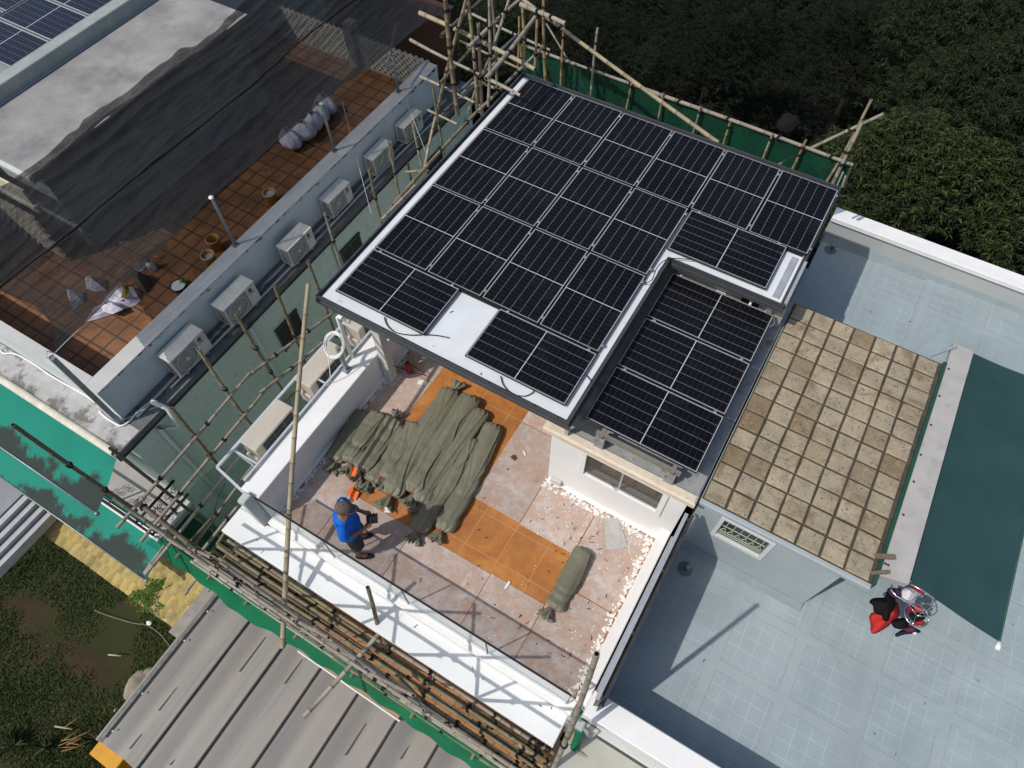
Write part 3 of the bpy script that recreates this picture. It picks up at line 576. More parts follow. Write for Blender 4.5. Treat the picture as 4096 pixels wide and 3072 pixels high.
# ================================================================ the brown terrace house
lh = thing('terrace_house', 'older house with a brown tiled roof terrace and air conditioners on its side wall', 'house', (-6, -4, -6.6))
f = MB(); f.box(-13.5, -9.7, -7, -3.12, 2.4, -.2); f.build('wall', PALEW, lh)
f = MB(); f.box(-9.6, -9.2, -.24, -3.83, 2.2, -.05); f.build('terrace_floor', BRTILE, lh)
f = MB(); f.box(-13.5, -10.0, -.2, -3.04, 2.5, -.055); edge = f.build('roof_ledge', WETCONC, lh)
f = MB(); f.box(-13.5, -9.98, -.054, -3.06, -9.38, -.045); f.build('front_slab', DIRTY, edge)
f = MB()
def coping(u, v):
    a = math.pi * v; x = lerp(-13, -3.12, u); return (x, -9.95 - .075 * math.cos(a), -.05 + .07 * math.sin(a) * (1 + .3 * nz(x, v, 0, 4)))
f.grid(coping, 90, 6); f.build('front_coping', M('chalky_coping', (.68, .65, .55), (.52, .49, .40), sc=4, rough=.9, layers=[((.2, .19, .16), 9, .6, .75, .6)], bump=.5, bsc=20), edge)
f = MB(); f.box(-3.10, -10.0, -.28, -3.045, 2.5, -.201); f.build('slab_edge_band', M('dark_band', (.035, .04, .035), (.02, .024, .02)), edge)  # dark strip along the underside of the slab edge
f = MB(); f.cbox(-3.85, -9.36, -.05, -3.52, 1.6, .9, .012); f.cbox(-9.6, -9.36, -.05, -3.851, -9.16, .9, .012); pa = f.build('parapet', NBWALLW, lh)
f = MB(); f.cbox(-3.86, -9.37, .9, -3.51, 1.6, .915, .004); f.cbox(-9.6, -9.37, .9, -3.861, -9.15, .915, .004); f.build('coping', COPE, pa)
f = MB(); random.seed(6)
for _ in range(150):
    y = random.uniform(-9.3, 1.5); 
    if nz(y * .8, 3) < -.15 and random.random() < .7: continue
    h = random.uniform(.01, .045); w_ = random.uniform(.015, .09); z = .898 - random.random() ** 3 * .06; f.add([(-3.5185, y - w_, z), (-3.5185, y + w_ * .4, z), (-3.5185, y + w_, z - h * .5), (-3.5185, y + w_ * .1, z - h), (-3.5185, y - w_ * .7, z - h * .6)], [(0, 1, 2, 3, 4)])
struct(f.build('flaked_paint', M('flaked_dark', (.07, .07, .065), (.16, .16, .15), sc=20), pa), 'stuff')
# pierced end wall
f = MB()
def lattice(f, x0, x1, y, z0, z1, step=.175, wd=.042, dp=.09):
    H = z1 - z0; n = int((x1 - x0 + H) / step) + 1
    for i in range(n):
        for sgn in (1, -1):
            a = x0 + i * step - (H if sgn > 0 else 0); b_ = a + H; p0, p1 = max(a, x0), min(b_, x1)
            if p1 - p0 < .02: continue
            if sgn > 0: q0, q1 = z0 + (p0 - a), z0 + (p1 - a)
            else: q0, q1 = z1 - (p0 - a), z1 - (p1 - a)
            f.bar((p0, y + .001 * sgn, q0), (p1, y + .001 * sgn, q1), wd, dp, up=(0, 1, 0))
lattice(f, -9.0, -3.86, 1.72, .0, .82); f.build('lattice_wall', M('lattice_block', (.56, .54, .48), (.42, .41, .37), sc=6, rough=.9), lh)
f = MB(); f.box(-6.42, 1.55, -.05, -6.15, 1.85, 1.15); f.box(-9.0, 1.66, -.05, -3.86, 1.79, 0); f.build('pier', CONC, lh)
f = MB(); f.box(-5.6, 2.25, -.3, -3.45, 2.42, 2.0); f.build('end_wall', M('red_brown_wall', (.055, .028, .022), (.045, .023, .019), sc=3, rough=.8), lh)
# its stair room with the mottled roof
f = MB(); f.box(-9.25, -6.6, -.05, -7.3, -.8, 2.15); s2 = f.build('stair_room', NBWALL, lh)
f = MB(); f.cbox(-9.35, -6.78, 2.15, -7.12, -.62, 2.3, .02); f.build('roof_slab', PALEROOF, s2)
f = MB(); f.box(-9.35, -6.83, 2.13, -7.12, -6.785, 2.29); f.box(-9.35, -6.86, 2.2, -7.12, -6.835, 2.27); f.box(-9.3, -7.05, 1.45, -7.45, -6.86, 1.52); f.build('fascia', M('white_fascia', (.62, .64, .64), (.55, .56, .56), sc=3), s2)
f = MB(); lattice(f, -9.2, -7.55, -7.15, .1, 1.3, .2, .05, .08); f.box(-9.2, -7.0, 1.3, -7.5, -6.95, 1.9); f.build('pierced_screen', M('cream_block', (.60, .57, .46), (.50, .47, .38), sc=5), lh)
# shade net over the terrace
def shade():
    s = Mat('black_shade_net', 'Object', (1, 1, 1)); col = s.ramp(s.noise(3, 4), [(.35, (.0038, .0042, .005)), (.7, (.0065, .0072, .0085))])
    mp = nd(s.nt, 'ShaderNodeMapping'); mp.inputs['Scale'].default_value = (1, 5, 1); s.L.new(s.raw, mp.inputs[0])
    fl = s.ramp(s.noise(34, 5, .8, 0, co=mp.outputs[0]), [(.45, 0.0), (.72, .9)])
    col = s.mix(fl, col, (.045, .048, .052))  # paler flecks paint the glare of the weave into the colour
    s.fin(col, s.ramp(s.noise(60, 4, .7), [(.4, .75), (.7, .5)]), .22)
    mp2 = nd(s.nt, 'ShaderNodeMapping'); mp2.inputs['Scale'].default_value = (9, .7, 1); s.L.new(s.raw, mp2.inputs[0])
    a = s.ramp(s.noise(2.2, 5, .6, 0, co=mp2.outputs[0]), [(.35, .76), (.65, .94)]); wv = s.ramp(s.noise(75, 3, .7), [(.36, .74), (.56, 1.0)]); s.L.new(s.math('MULTIPLY', a, wv), s.b.inputs['Alpha']); s.bump(s.noise(150, 4, .8), .5, .006); return s.m
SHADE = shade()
tn = thing('shade_net', 'black shade netting stretched over the brown terrace from the mottled roof to steel posts', 'shade net', (-5.4, -4, 2.2))
def edge_r(t):
    P = [(-3.55, -9.34), (-3.80, -5.43), (-3.78, -2.2), (-3.45, 1.3), (-3.3, 2.0)]
    y = lerp(-9.34, 2.0, t)
    for (a, b_), (c, d) in zip(P, P[1:]):
        if y <= d: s_ = (y - b_) / (d - b_); return lerp(a, c, s_) - .03 * math.sin(math.pi * s_), y, 2.2 - .05 * math.sin(math.pi * s_)
    return -3.3, y, 2.2
f = MB()
def strip1(u, v):
    x, y, z = edge_r(v); x2 = -5.36 + .05 * math.sin(v * 14); y2 = lerp(-9.0, 2.0, v); yy = lerp(y, y2, u) + .28 * math.sin(math.pi * u) * (1 - v) ** 6
    xx = lerp(x, x2, u); zz = lerp(z, 2.28, u) - .13 * math.sin(math.pi * u) + .05 * nz(xx * 4, yy * .5, 1) + .045 * (1 - abs(math.sin(xx * 6 + 1.2 * nz(yy * .35, xx))) ** .5) + .03 * nz(xx * 9, yy * 2.2, 4); return (xx, yy, zz)
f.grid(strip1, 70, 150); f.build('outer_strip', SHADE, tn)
f = MB()
def strip2(u, v):
    x = -5.34 + .05 * math.sin(v * 14); y = lerp(-9.0, 2.0, v); xx = lerp(x, -7.25 + .22 * nz(v * 7, 2) + .06 * nz(v * 30, 5), u); yy = y + .5 * u * (1 - v) ** 5
    zz = lerp(2.27, 2.36, u) - .10 * math.sin(math.pi * u) + .06 * nz(xx * 3.5, yy * .5, 7) + .075 * (1 - abs(math.sin(xx * 8.5 + 1.6 * nz(yy * .4, 5) + .5 * math.sin(yy * .7))) ** .5) + .04 * nz(xx * 8, yy * 1.8, 9) + (.05 if u > .97 else 0); return (xx, yy, zz)
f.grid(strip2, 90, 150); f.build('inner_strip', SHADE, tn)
f = MB(); f.tube([(*strip1(1, i / 40)[:2], strip1(1, i / 40)[2] + .012) for i in range(41)], .014, 6); f.build('rope', M('dark_rope', (.012, .012, .012), rough=.8), tn)
f = MB(); e0 = Vector((-3.55, -9.40, 2.2)); f.tube([e0, e0 + Vector((.02, -.1, .05)), e0 + Vector((-.03, -.02, .11)), e0 + Vector((.05, .04, .04))], .012, 5); f.tube([e0, (-3.66, -8.2, 2.17)], .006, 5); f.tube([e0, e0 + Vector((.12, -.02, -.05))], .006, 5); f.build('tie_cord', M('pale_cord', (.5, .48, .46)), tn)
def net_post(x, y, z0, z1, sq, lab, top=True):
    t = thing('net_post', lab, 'post', (x, y, z0), group='steel posts holding up the shade net'); f = MB()
    if sq: f.bar((x, y, z0), (x, y, z1), .085, .085)
    else: f.tube([(x, y, z0), (x, y, z1)], .032, 12)
    f.build('tube', STEEL, t)
    f = MB(); f.cbox(x - .07, y - .07, z0, x + .07, y + .07, z0 + .012, .003); f.build('foot_plate', STEEL, t)
    if not sq and top: f = MB(); f.lathe([(0, 0), (.05, 0), (.05, .03), (0, .04)], (x, y, z1), 10); f.build('end_cap', WPLAST, t)
net_post(-3.49, -9.45, -.05, 2.22, True, 'square steel post tied to the corner of the shade net above the stained slab')
net_post(-3.80, -5.43, .915, 2.2, False, 'round steel post of the shade net standing beside the yellow buckets')
net_post(-3.80, -2.16, .915, 2.14, False, 'round steel post of the shade net standing beside the white sacks')
net_post(-3.76, .28, .915, 1.85, False, 'short steel post on the parapet beside the pierced end wall', False)
f = MB(); f.tube([(-3.9, .2, 1.55), (-4.3, 1.2, 1.95)], .03, 8); tag(f.build('loose_pipe', STEEL, loc=(-4.1, .7, 1.7)), 'loose steel pipe leaning by the pierced end wall', 'pipe')
# pipes and cables on the ledge
cK = crop(0, 1350, .27125)
cable([pz(*cK(*q), -.02) for q in ((0, 190), (60, 235), (230, 245), (480, 380), (760, 570), (1040, 730), (1300, 880), (1400, 960))], .018, WPLAST, 'white cable lying along the front of the terrace house parapet')
cable([pz(*cK(*q), -.02) for q in ((1460, 1090), (1560, 1180), (1700, 1270), (1790, 1300), (1900, 1240), (2040, 1090), (2212, 950))], .02, WPLAST, 'white pipe bending round the foot of the square steel post', name='pipe', cat='pipe')
cable([(-3.30, -9.2, -.02), (-3.34, -6, -.02), (-3.33, -2, -.02), (-3.36, 1.6, -.02)], .035, M('grey_conduit', (.42, .43, .43), (.36, .37, .37)), 'grey conduit running along the ledge under the air conditioners', name='conduit', cat='pipe')
cable([(-3.21, -8.4, -.02), (-3.17, -5, -.02), (-3.2, -1, -.02), (-3.12, 1.2, -.02), (-3.1, 1.9, -.02), (-3.5, 2.2, -.02)], .026, M('pale_pipe', (.5, .52, .5)), 'pale pipe running along the outer ledge under the air conditioners', name='conduit', cat='pipe')
f = MB()
P = [px(*q, -2.95) for q in ((640, 1628), (668, 1632), (712, 1700), (706, 1712), (652, 1722))]
f.tube([(-3.2, P[0].y, P[0].z), P[1], P[2], P[3], (-3.08, P[4].y, P[4].z), (-3.04, P[4].y - .02, P[4].z - 3.5)], .05, 10); tag(f.build('drain_pipe', M('pipe_green_white', (.72, .78, .75), (.65, .72, .69), sc=5), loc=tuple(P[0])), 'pale drain pipe bending out of the ledge and down the wall', 'pipe')
f = MB()
for y in (-6.4, -3.6): f.tube([(-3.06, y, -.3), (-3.06, y, -6.5)], .045, 8)
tag(f.build('down_pipe', M('pipe_pale2', (.62, .70, .65)), loc=(-3.06, -5, -6.5)), 'pair of pale drain pipes on the green grey side wall', 'pipe')
# windows in the side wall
for (y, z, hh, lab) in ((-5.55, -1.5, .8, 'dark window low in the side wall behind the leaning bamboo'), (-3.1, -1.2, .7, 'dark window in the side wall below the third air conditioner'), (.5, -1.2, .6, 'dark window in the side wall near the bamboo tower')):
    f = MB(); f.box(-3.14, y - .34, z - hh / 2, -3.10, y + .34, z + hh / 2); wf = f.build('window', M('dark_glass', (.03, .035, .03), (.05, .055, .045)), lh); wf['label'] = lab  # dark glass tone, varied by noise
    f = MB()
    for a in (-.34, 0, .34): f.bar((-3.095, y + a, z - hh / 2), (-3.095, y + a, z + hh / 2), .04, .03)
    f.box(-3.115, y - .37, z + hh / 2, -3.06, y + .37, z + hh / 2 + .05); f.build('frame', ALUD, wf)
# air conditioners
ACW = M('ac_casing', (.62, .62, .58), (.54, .54, .50), sc=3, rough=.5, spec=.4, layers=[((.38, .36, .30), 4, .55, .75, .5), ((.22, .15, .08), 7, .64, .74, .45)]); ACG = M('ac_grey', (.32, .34, .33), (.25, .27, .26), sc=6, rough=.55)
ACV = M('ac_vent_dark', (.05, .055, .055), rough=.7); LOGR = M('logo_red', (.32, .012, .02), rough=.5); LOGN = M('logo_dark', (.02, .016, .035), rough=.5)
def make_ac(label):
    t = thing('air_conditioner', label, 'air conditioner', (0, 0, 0), group='air conditioners on the terrace house ledge')
    W, H, D = .87, .60, .33
    f = MB(); k = .02
    f.box(-D, 0, .03, -.012, W, H - .03); f.cbox(-D - .012, -.012, H - .03, .012, W + .012, H, .012); f.box(-.012, 0, .03, 0, .03, H - .03); f.box(-.012, .62, .03, 0, W, H - .03); f.box(-.012, .03, .03, 0, .62, .05); f.box(-.012, .03, H - .05, 0, .62, H - .03)
    f.build('casing', ACW, t, local=True)
    f = MB(); f.box(-.011, .03, .05, -.009, .62, H - .05, 1); cy, cz, R0 = .325, .30, .245
    for i in range(44): a = 2 * math.pi * i / 44; f.tube([(-.002, cy + .05 * math.cos(a), cz + .05 * math.sin(a)), (.004, cy + .16 * math.cos(a + .08), cz + .16 * math.sin(a + .08)), (-.002, cy + R0 * math.cos(a + .12), cz + R0 * math.sin(a + .12))], .0032, 4)
    for rr in (.1, .16, R0): f.tube([(0, cy + rr * math.cos(2 * math.pi * i / 28), cz + rr * math.sin(2 * math.pi * i / 28)) for i in range(29)], .004 if rr < R0 else .01, 4)
    f.tube([(-.004, cy, cz), (.008, cy, cz)], .05, 14)
    f.build('fan_grille', [ACW, ACG], t, local=True)
    f = MB()
    for r in range(6):
        for c in range(4): f.box(-.06 - c * .065, -.004, .10 + r * .075, -.015 - c * .065, -.001, .15 + r * .075)
    f.build('side_vent', ACV, t, local=True)
    f = MB()
    for sgn in (0, 1): f.box(-D + .02, .12 + .55 * sgn, 0, .03, .18 + .55 * sgn, .03)
    f.build('mounting_foot', ACG, t, local=True)
    f = MB(); lc = (.72, .46)
    f.tube([(.002, lc[0] + .042 * math.cos(a), lc[1] + .036 * math.sin(a)) for a in [.5 + i * .3 for i in range(18)]], .011, 5)
    f.build('logo', LOGN, t, local=True)
    f = MB(); f.box(.0005, lc[0] - .014, lc[1] - .022, .004, lc[0] + .034, lc[1] + .010); f.build('logo', LOGR, t, local=True)
    f = MB(); f.tube([(-.2, W + .005, .22), (-.17, W + .07, .16), (-.2, W + .12, .02), (-.25, W + .3, -.02), (-.12, W + .55, -.03)], .014, 6); f.tube([(-.16, W + .005, .16), (-.13, W + .05, .10), (-.16, W + .16, .0), (-.1, W + .5, -.025)], .010, 6); f.build('refrigerant_pipe', M('pipe_lagging', (.10, .10, .10), (.2, .2, .19), sc=7), t, local=True)
    cu = bpy.data.curves.new('brand_text', 'FONT'); cu.body = 'GREE'; cu.size = .055; cu.align_x = 'CENTER'; cu.extrude = .001; o = bpy.data.objects.new('brand_text', cu); COL.objects.link(o)
    me = bpy.data.meshes.new_from_object(o.evaluated_get(bpy.context.evaluated_depsgraph_get())); bpy.data.objects.remove(o); me.materials.clear(); me.materials.append(LOGN)
    o = bpy.data.objects.new('brand_lettering', me); COL.objects.link(o); o.parent = t; o.location = (.002, lc[0], lc[1] - .105); o.rotation_euler = (R_(90), 0, R_(90)); return t
acs = [(-3.125, -8.14, .03, 1, 'pale air conditioner on the ledge by the square steel post'), (-3.09, -6.71, .03, 1, 'pale air conditioner second along the ledge, opposite the blue basin of white paint'), (-3.06, -4.83, .03, .9, 'pale air conditioner third along the ledge, across the parapet from the yellow buckets'),
       (-3.20, -3.26, .03, .86, 'pale air conditioner fourth along the ledge, across the parapet from the lone yellow bucket'), (-3.18, -1.65, .03, .84, 'pale air conditioner fifth along the ledge, across the parapet from the white sacks'), (-3.19, -.38, .03, .84, 'pale air conditioner last on the ledge, next to the bamboo tower')]
ac0 = make_ac(acs[0][4]); ac0.location = acs[0][:3]
for a in acs[1:]: dup(ac0, a[:3], 0, a[4], None, (a[3],) * 3)
# buckets, sacks, basin on the brown floor
cB = crop(0, 750, .4973); cC = crop(1000, 0, .4973); cD = crop(150, 950, .27125)
BUCK = M('yellow_bucket', (.50, .25, .03), (.42, .2, .025), sc=5, rough=.45, layers=[((.3, .2, .1), 9, .6, .75, .5)])
PAINT = M('white_paint_liquid', (.42, .43, .44), (.36, .37, .38), sc=9, rough=.4)
def bucket(x, y, lab, lid, deep):
    t = thing('paint_bucket', lab, 'bucket', (x, y, -.05), group='yellow buckets on the brown terrace'); f = MB()
    f.lathe([(0, 0), (.115, 0), (.14, .30), (.15, .305), (.15, .325), (.138, .325), (.13, .30), (.11, .02)], (x, y, -.05), 28); f.build('pail', BUCK, t)
    f = MB(); f.lathe([(.138, .325), (.151, .327), (.151, .345), (.138, .345)], (x, y, -.05), 28); f.lathe([(0, .29 - deep), (.125 - deep * .08, .29 - deep)], (x, y, -.05), 24); f.build('rim' if not lid else 'paint', PAINT if lid else M('grey_rim', (.3, .3, .29)), t)
    f = MB(); f.tube([(x + .15 * math.cos(a), y + .15 * math.sin(a), .24 - .05 * abs(math.sin(a))) for a in [2 + i * .31 for i in range(11)]], .005, 5); f.build('handle', STEEL, t)
b0 = pz(*cC(165, 1655), -.05); bucket(b0.x, b0.y + .1, 'yellow bucket of dry white paint standing alone on the brown terrace', True, .02)
b1 = pz(*cB(1745, 500), -.05); bucket(b1.x, b1.y + .02, 'dark empty yellow bucket behind the full one on the brown terrace', False, .2)
b2 = pz(*cB(1700, 635), -.05); bucket(b2.x, b2.y + .05, 'yellow bucket of grey paint beside the dark empty bucket', True, .04)
SACK = M('white_sack', (.60, .60, .70), (.48, .48, .58), sc=4, rough=.6, bump=.6, bsc=14, bd=.03)
SACKP = M('sack_print', (.05, .05, .08))
def sack(x, y, s, rz, lab, seed, group='white sacks on the brown terrace', mat=None):
    t = thing('white_sack', lab, 'sack', (x, y, -.05), group=group); f = MB()
    def fn(u, v):
        a = 2 * math.pi * u; r = s * (.05 + .98 * math.sin(math.pi * min(1, v * 1.02)) ** .6 * (1 - .35 * v)) * (1 + .12 * math.sin(5 * a + seed) * v + .15 * nz(math.cos(a) * 2, math.sin(a) * 2 + seed, v * 3))
        if v > .9: r = s * (.10 + .25 * (v - .9) * 10 * (.6 + .4 * math.sin(4 * a)))
        p = Vector((r * math.cos(a) * 1.15, r * math.sin(a) * .8, s * 1.9 * v)); p = Matrix.Rotation(rz, 3, 'Z') @ p; p.x += .12 * s * math.sin(rz) * v
        return p + Vector((x, y, -.05))
    f.grid(fn, 30, 18); f.build('bag', mat or SACK, t)
    f = MB(); a = s * .30; f.tube([(x + a * math.cos(q), y + a * math.sin(q), -.05 + s * 1.68) for q in [i * .63 for i in range(11)]], s * .05, 5); f.build('tie', M('sack_tie', (.5, .5, .55)), t)
for k, q in enumerate(((330, 1150), (440, 1085), (520, 1010), (575, 940), (615, 870))):
    p = pz(*cC(*q), .1); sack(p.x, p.y, .30, k * .8, 'tied white sack at the open end of the row by the round post' if k == 0 else 'tied white sack in the row beside the round post', k)
t = thing('torn_sack', 'torn white sack with printing lying open under the edge of the shade net', 'sack', tuple(pz(*cD(1000, 1000), -.05)))
def heap(poly, z, h, mat, seed, name, par):
    P = [pz(*cD(*q), z) for q in poly]; c = sum(P, Vector()) / len(P); f = MB(); n = len(P); k = 6; vs = [c + Vector((0, 0, h))]; fs = []
    for r in range(1, k + 1):
        for p in P: q = c.lerp(p, r / k); q.z = z + h * (1 - (r / k) ** 2) + .07 * nz(q.x, q.y, seed, 5) * (r < k) + .03 * nz(q.x, q.y, seed, 14) * (r < k); vs.append(q)
    for i in range(n): fs.append((0, 1 + i, 1 + (i + 1) % n))
    for r in range(k - 1):
        for i in range(n): a = 1 + r * n; j = (i + 1) % n; fs.append((a + i, a + n + i, a + n + j, a + j))
    f.add(vs, fs, 0, False); return f.build(name, mat, par)
SACKL = M('sack_white', (.62, .61, .70), (.5, .5, .58), sc=5, rough=.55, bump=.4, bsc=20)
heap([(700, 1250), (830, 1190), (790, 1140), (930, 1000), (1100, 830), (1260, 690), (1420, 740), (1480, 860), (1530, 925), (1430, 1010), (1260, 1060), (1100, 1130), (900, 1200)], -.03, .22, SACKL, 3, 'sheet', t)
heap([(940, 1000), (1020, 900), (1210, 970), (1265, 1060), (1110, 1130), (970, 1090)], .12, .10, SACKL, 5, 'folded_flap', t)
f = MB()
for (x, y, wx, wy) in ((1000, 965, 24, 40), (1030, 945, 18, 36), (1265, 930, 50, 26)) + tuple((1250 + i * 34, 990 - i * 9 + 22 * j, 18, 9) for i in range(5) for j in range(3)):
    P = [pz(*cD(x + dx * wx / 2, y + dy * wy / 2), .235) for dx, dy in ((-1, -1), (1, -1), (1, 1), (-1, 1))]; f.add(P, [(0, 1, 2, 3)])
f.build('printed_lettering', SACKP, t)
t = tag(heap([(1240, 690), (1330, 680), (1360, 780), (1310, 880), (1225, 890), (1270, 800)], .2, .06, M('yellow_leaf', (.30, .2, .02), (.24, .15, .015)), 4, 'banana_leaf', None), 'curled yellow banana leaf lying on the torn sack', 'leaf')
tag(heap([(450, 830), (550, 795), (670, 815), (690, 960), (540, 1070), (470, 920)], -.03, .25, SACKL, 8, 'crumpled_sack', None), 'crumpled white sack seen through the shade net', 'sack')
tag(heap([(700, 640), (860, 640), (1000, 620), (1010, 780), (860, 800), (730, 760)], -.03, .25, SACK, 12, 'flat_sack', None), 'folded grey white sack seen dimly through the shade net', 'sack')
tag(heap([(1400, 560), (1500, 540), (1640, 600), (1680, 680), (1620, 820), (1520, 800), (1450, 700)], -.03, .35, M('olive_bag', (.07, .075, .045), (.05, .055, .035), sc=5), 6, 'olive_bag', None), 'dark olive bag slumped next to the torn white sack', 'bag')
tag(heap([(1420, 520), (1480, 430), (1580, 370), (1640, 420), (1560, 490)], -.03, .2, SACK, 9, 'striped_sack', None), 'small pale sack lying behind the white bottle', 'sack')
p = pz(*cD(1710, 470), -.05); t = thing('bottle', 'white plastic bottle with a green cap at the edge of the shade net', 'bottle', (p.x, p.y, -.05))
f = MB(); f.lathe([(0, 0), (.075, 0), (.08, .02), (.08, .2), (.06, .26), (.03, .28), (.03, .29)], tuple(p), 18); f.build('body', M('bottle_white', (.55, .57, .55), (.45, .48, .47), sc=9), t)
f = MB(); f.lathe([(.05, 0), (.055, .05), (.02, .09), (0, .09)], (p.x, p.y, p.z + .27), 12); f.build('cap', M('bottle_green', (.03, .10, .02)), t)
f = MB(); f.box(p.x + .03, p.y - .082, p.z + .07, p.x + .06, p.y - .079, p.z + .17); f.build('label_print', LOGN, t)
q_ = pz(*cD(1710, 275), .02); r_ = pz(*cD(1815, 290), .02); f = MB(); f.tube([q_, r_], .016, 6); tag(f.build('handle_stick', M('coral_plastic', (.45, .12, .07)), loc=tuple(q_)), 'short coral plastic handle on the floor behind the white bottle', 'handle')
p = pz(*cD(2080, 720), .03); t = thing('paint_basin', 'round dark basin of white paint by the parapet', 'basin', (p.x, p.y, -.05))
f = MB(); f.lathe([(0, 0), (.12, 0), (.16, .11), (.17, .115), (.17, .125), (.158, .125), (.12, .02)], (p.x, p.y, -.05), 26); f.build('bowl', M('navy_bowl', (.02, .025, .04), rough=.35), t)
f = MB(); f.lathe([(0, .108), (.152, .108)], (p.x, p.y, -.05), 26); f.build('paint', M('white_liquid', (.66, .68, .68), rough=.35), t)
f = MB(); a = pz(*cD(2110, 650), .1); f.tube([a, a + Vector((.07, .05, .03))], .035, 8); f.tube([a + Vector((.05, .05, .02)), a + Vector((.14, .13, .05))], .012, 6); tag(f.build('paint_brush', M('bright_green', (.02, .22, .015)), loc=tuple(a)), 'bright green brush resting on the rim of the paint basin', 'brush')
# ---- far house with its own panels
fh = thing('panel_house', 'house beyond the mottled roof with blue solar panels on its flat roof', 'house', (-12.5, -3, -6.6))
f = MB(); f.box(-17, -10, -7, -9.42, 4, 2.28); f.build('wall', NBWALL, fh)
f = MB(); f.box(-17, -10, 2.28, -9.75, 4, 2.32); f.build('roof', CONC, fh)
f = MB(); f.cbox(-9.78, -10, 2.28, -9.45, 4, 2.6, .015); f.box(-9.44, -10, 2.1, -9.36, 4, 2.2); f.build('parapet', M('grey_green_cope', (.34, .37, .36), (.28, .31, .30), sc=3, rough=.7, layers=[((.35, .27, .1), 4, .7, .76, .6)]), fh)
def cells2():
    s = Mat('blue_solar_cells'); sx = nd(s.nt, 'ShaderNodeSeparateXYZ'); s.L.new(s.raw, sx.inputs[0]); x, y = sx.outputs[0], sx.outputs[1]; ax, ay = s.math('ABSOLUTE', x), s.math('ABSOLUTE', y)
    def line(v, off, step, wd):
        f_ = s.math('FRACT', s.math('DIVIDE', s.math('ADD', v, off), step)); d = s.math('MINIMUM', f_, s.math('SUBTRACT', 1.0, f_)); return s.math('LESS_THAN', d, wd / step / 2)
    col = s.mix(s.noise(.8, 3), (.008, .011, .026), (.006, .008, .02)); col = s.mix(line(y, .83, .083, .006), col, (.13, .14, .17)); col = s.mix(line(x, .492, .164, .006), col, (.16, .17, .2))
    wh = s.math('MAXIMUM', s.math('GREATER_THAN', ax, .485), s.math('LESS_THAN', ay, .012)); return s.fin(s.mix(wh, col, (.42, .44, .46)), .2, .3)
C2 = cells2(); FR2 = M('silver_frame', (.35, .36, .36), rough=.4, met=.4)
k = 0; rows = ('beside the grey parapet', 'away from the parapet')
p0_ = None
for j in range(3):
    for i in range(2):
        x = -10.75 - i * 1.80; y = -2.2 - j * 1.08 + (0 if i == 0 else .25)
        lab = f"blue solar panel {rows[i]}, {('near the pierced end of the roof', 'in the middle of its row', 'over the open end of the roof')[j]}"
        if p0_ is None:
            p0_ = thing('solar_module', lab, 'solar panel', (x, y, 2.5), R_(90), 'blue solar panels on the far flat roof'); f = MB(); w_, h_ = .52, .865
            f.box(-w_, -h_, 0, w_, -h_ + .014, .035); f.box(-w_, h_ - .014, 0, w_, h_, .035); f.box(-w_, -h_ + .014, 0, -w_ + .014, h_ - .014, .035); f.box(w_ - .014, -h_ + .014, 0, w_, h_ - .014, .035); f.build('frame', FR2, p0_, local=True)
            f = MB(); f.box(-.506, -.851, .005, .506, .851, .032); f.build('cell_face', C2, p0_, local=True); p0_.rotation_euler = (0, 0, R_(90))
        else: dup(p0_, (x, y, 2.5), R_(90), lab)
# ================================================================ bamboo
def bamboo(name, a, b_, c_):
    s = Mat(name, 'Object'); r = s.rnd(); col = s.ramp(r, [(0.0, a), (.5, b_), (1.0, c_)])
    col = s.mix(s.ramp(s.noise(7, 6, .7), [(.45, 0.0), (.75, .45)]), col, tuple(x * .55 for x in b_)); col = s.mix(s.ramp(s.noise(2.1, 4), [(.5, 0.0), (.75, .5)]), col, tuple(min(.6, x * 1.35) for x in a))
    return s.fin(col, .55, .3)
BAM = {'tan': bamboo('bamboo_tan', (.33, .275, .18), (.29, .24, .155), (.36, .305, .21)), 'grey': bamboo('bamboo_grey', (.30, .265, .22), (.27, .235, .195), (.34, .31, .27)), 'dark': bamboo('bamboo_dark', (.115, .095, .07), (.09, .075, .055), (.15, .12, .09)),
       'yellow': bamboo('bamboo_yellow', (.34, .23, .09), (.30, .22, .10), (.36, .27, .13)), 'olive': bamboo('bamboo_olive', (.21, .175, .105), (.17, .145, .085), (.26, .22, .14))}
NODE = M('bamboo_node', (.20, .165, .11), (.12, .095, .065), sc=20); HOLE = M('bamboo_hollow', (.02, .015, .01)); LASH = M('black_lashing', (.012, .011, .011), rough=.7)
random.seed(21)
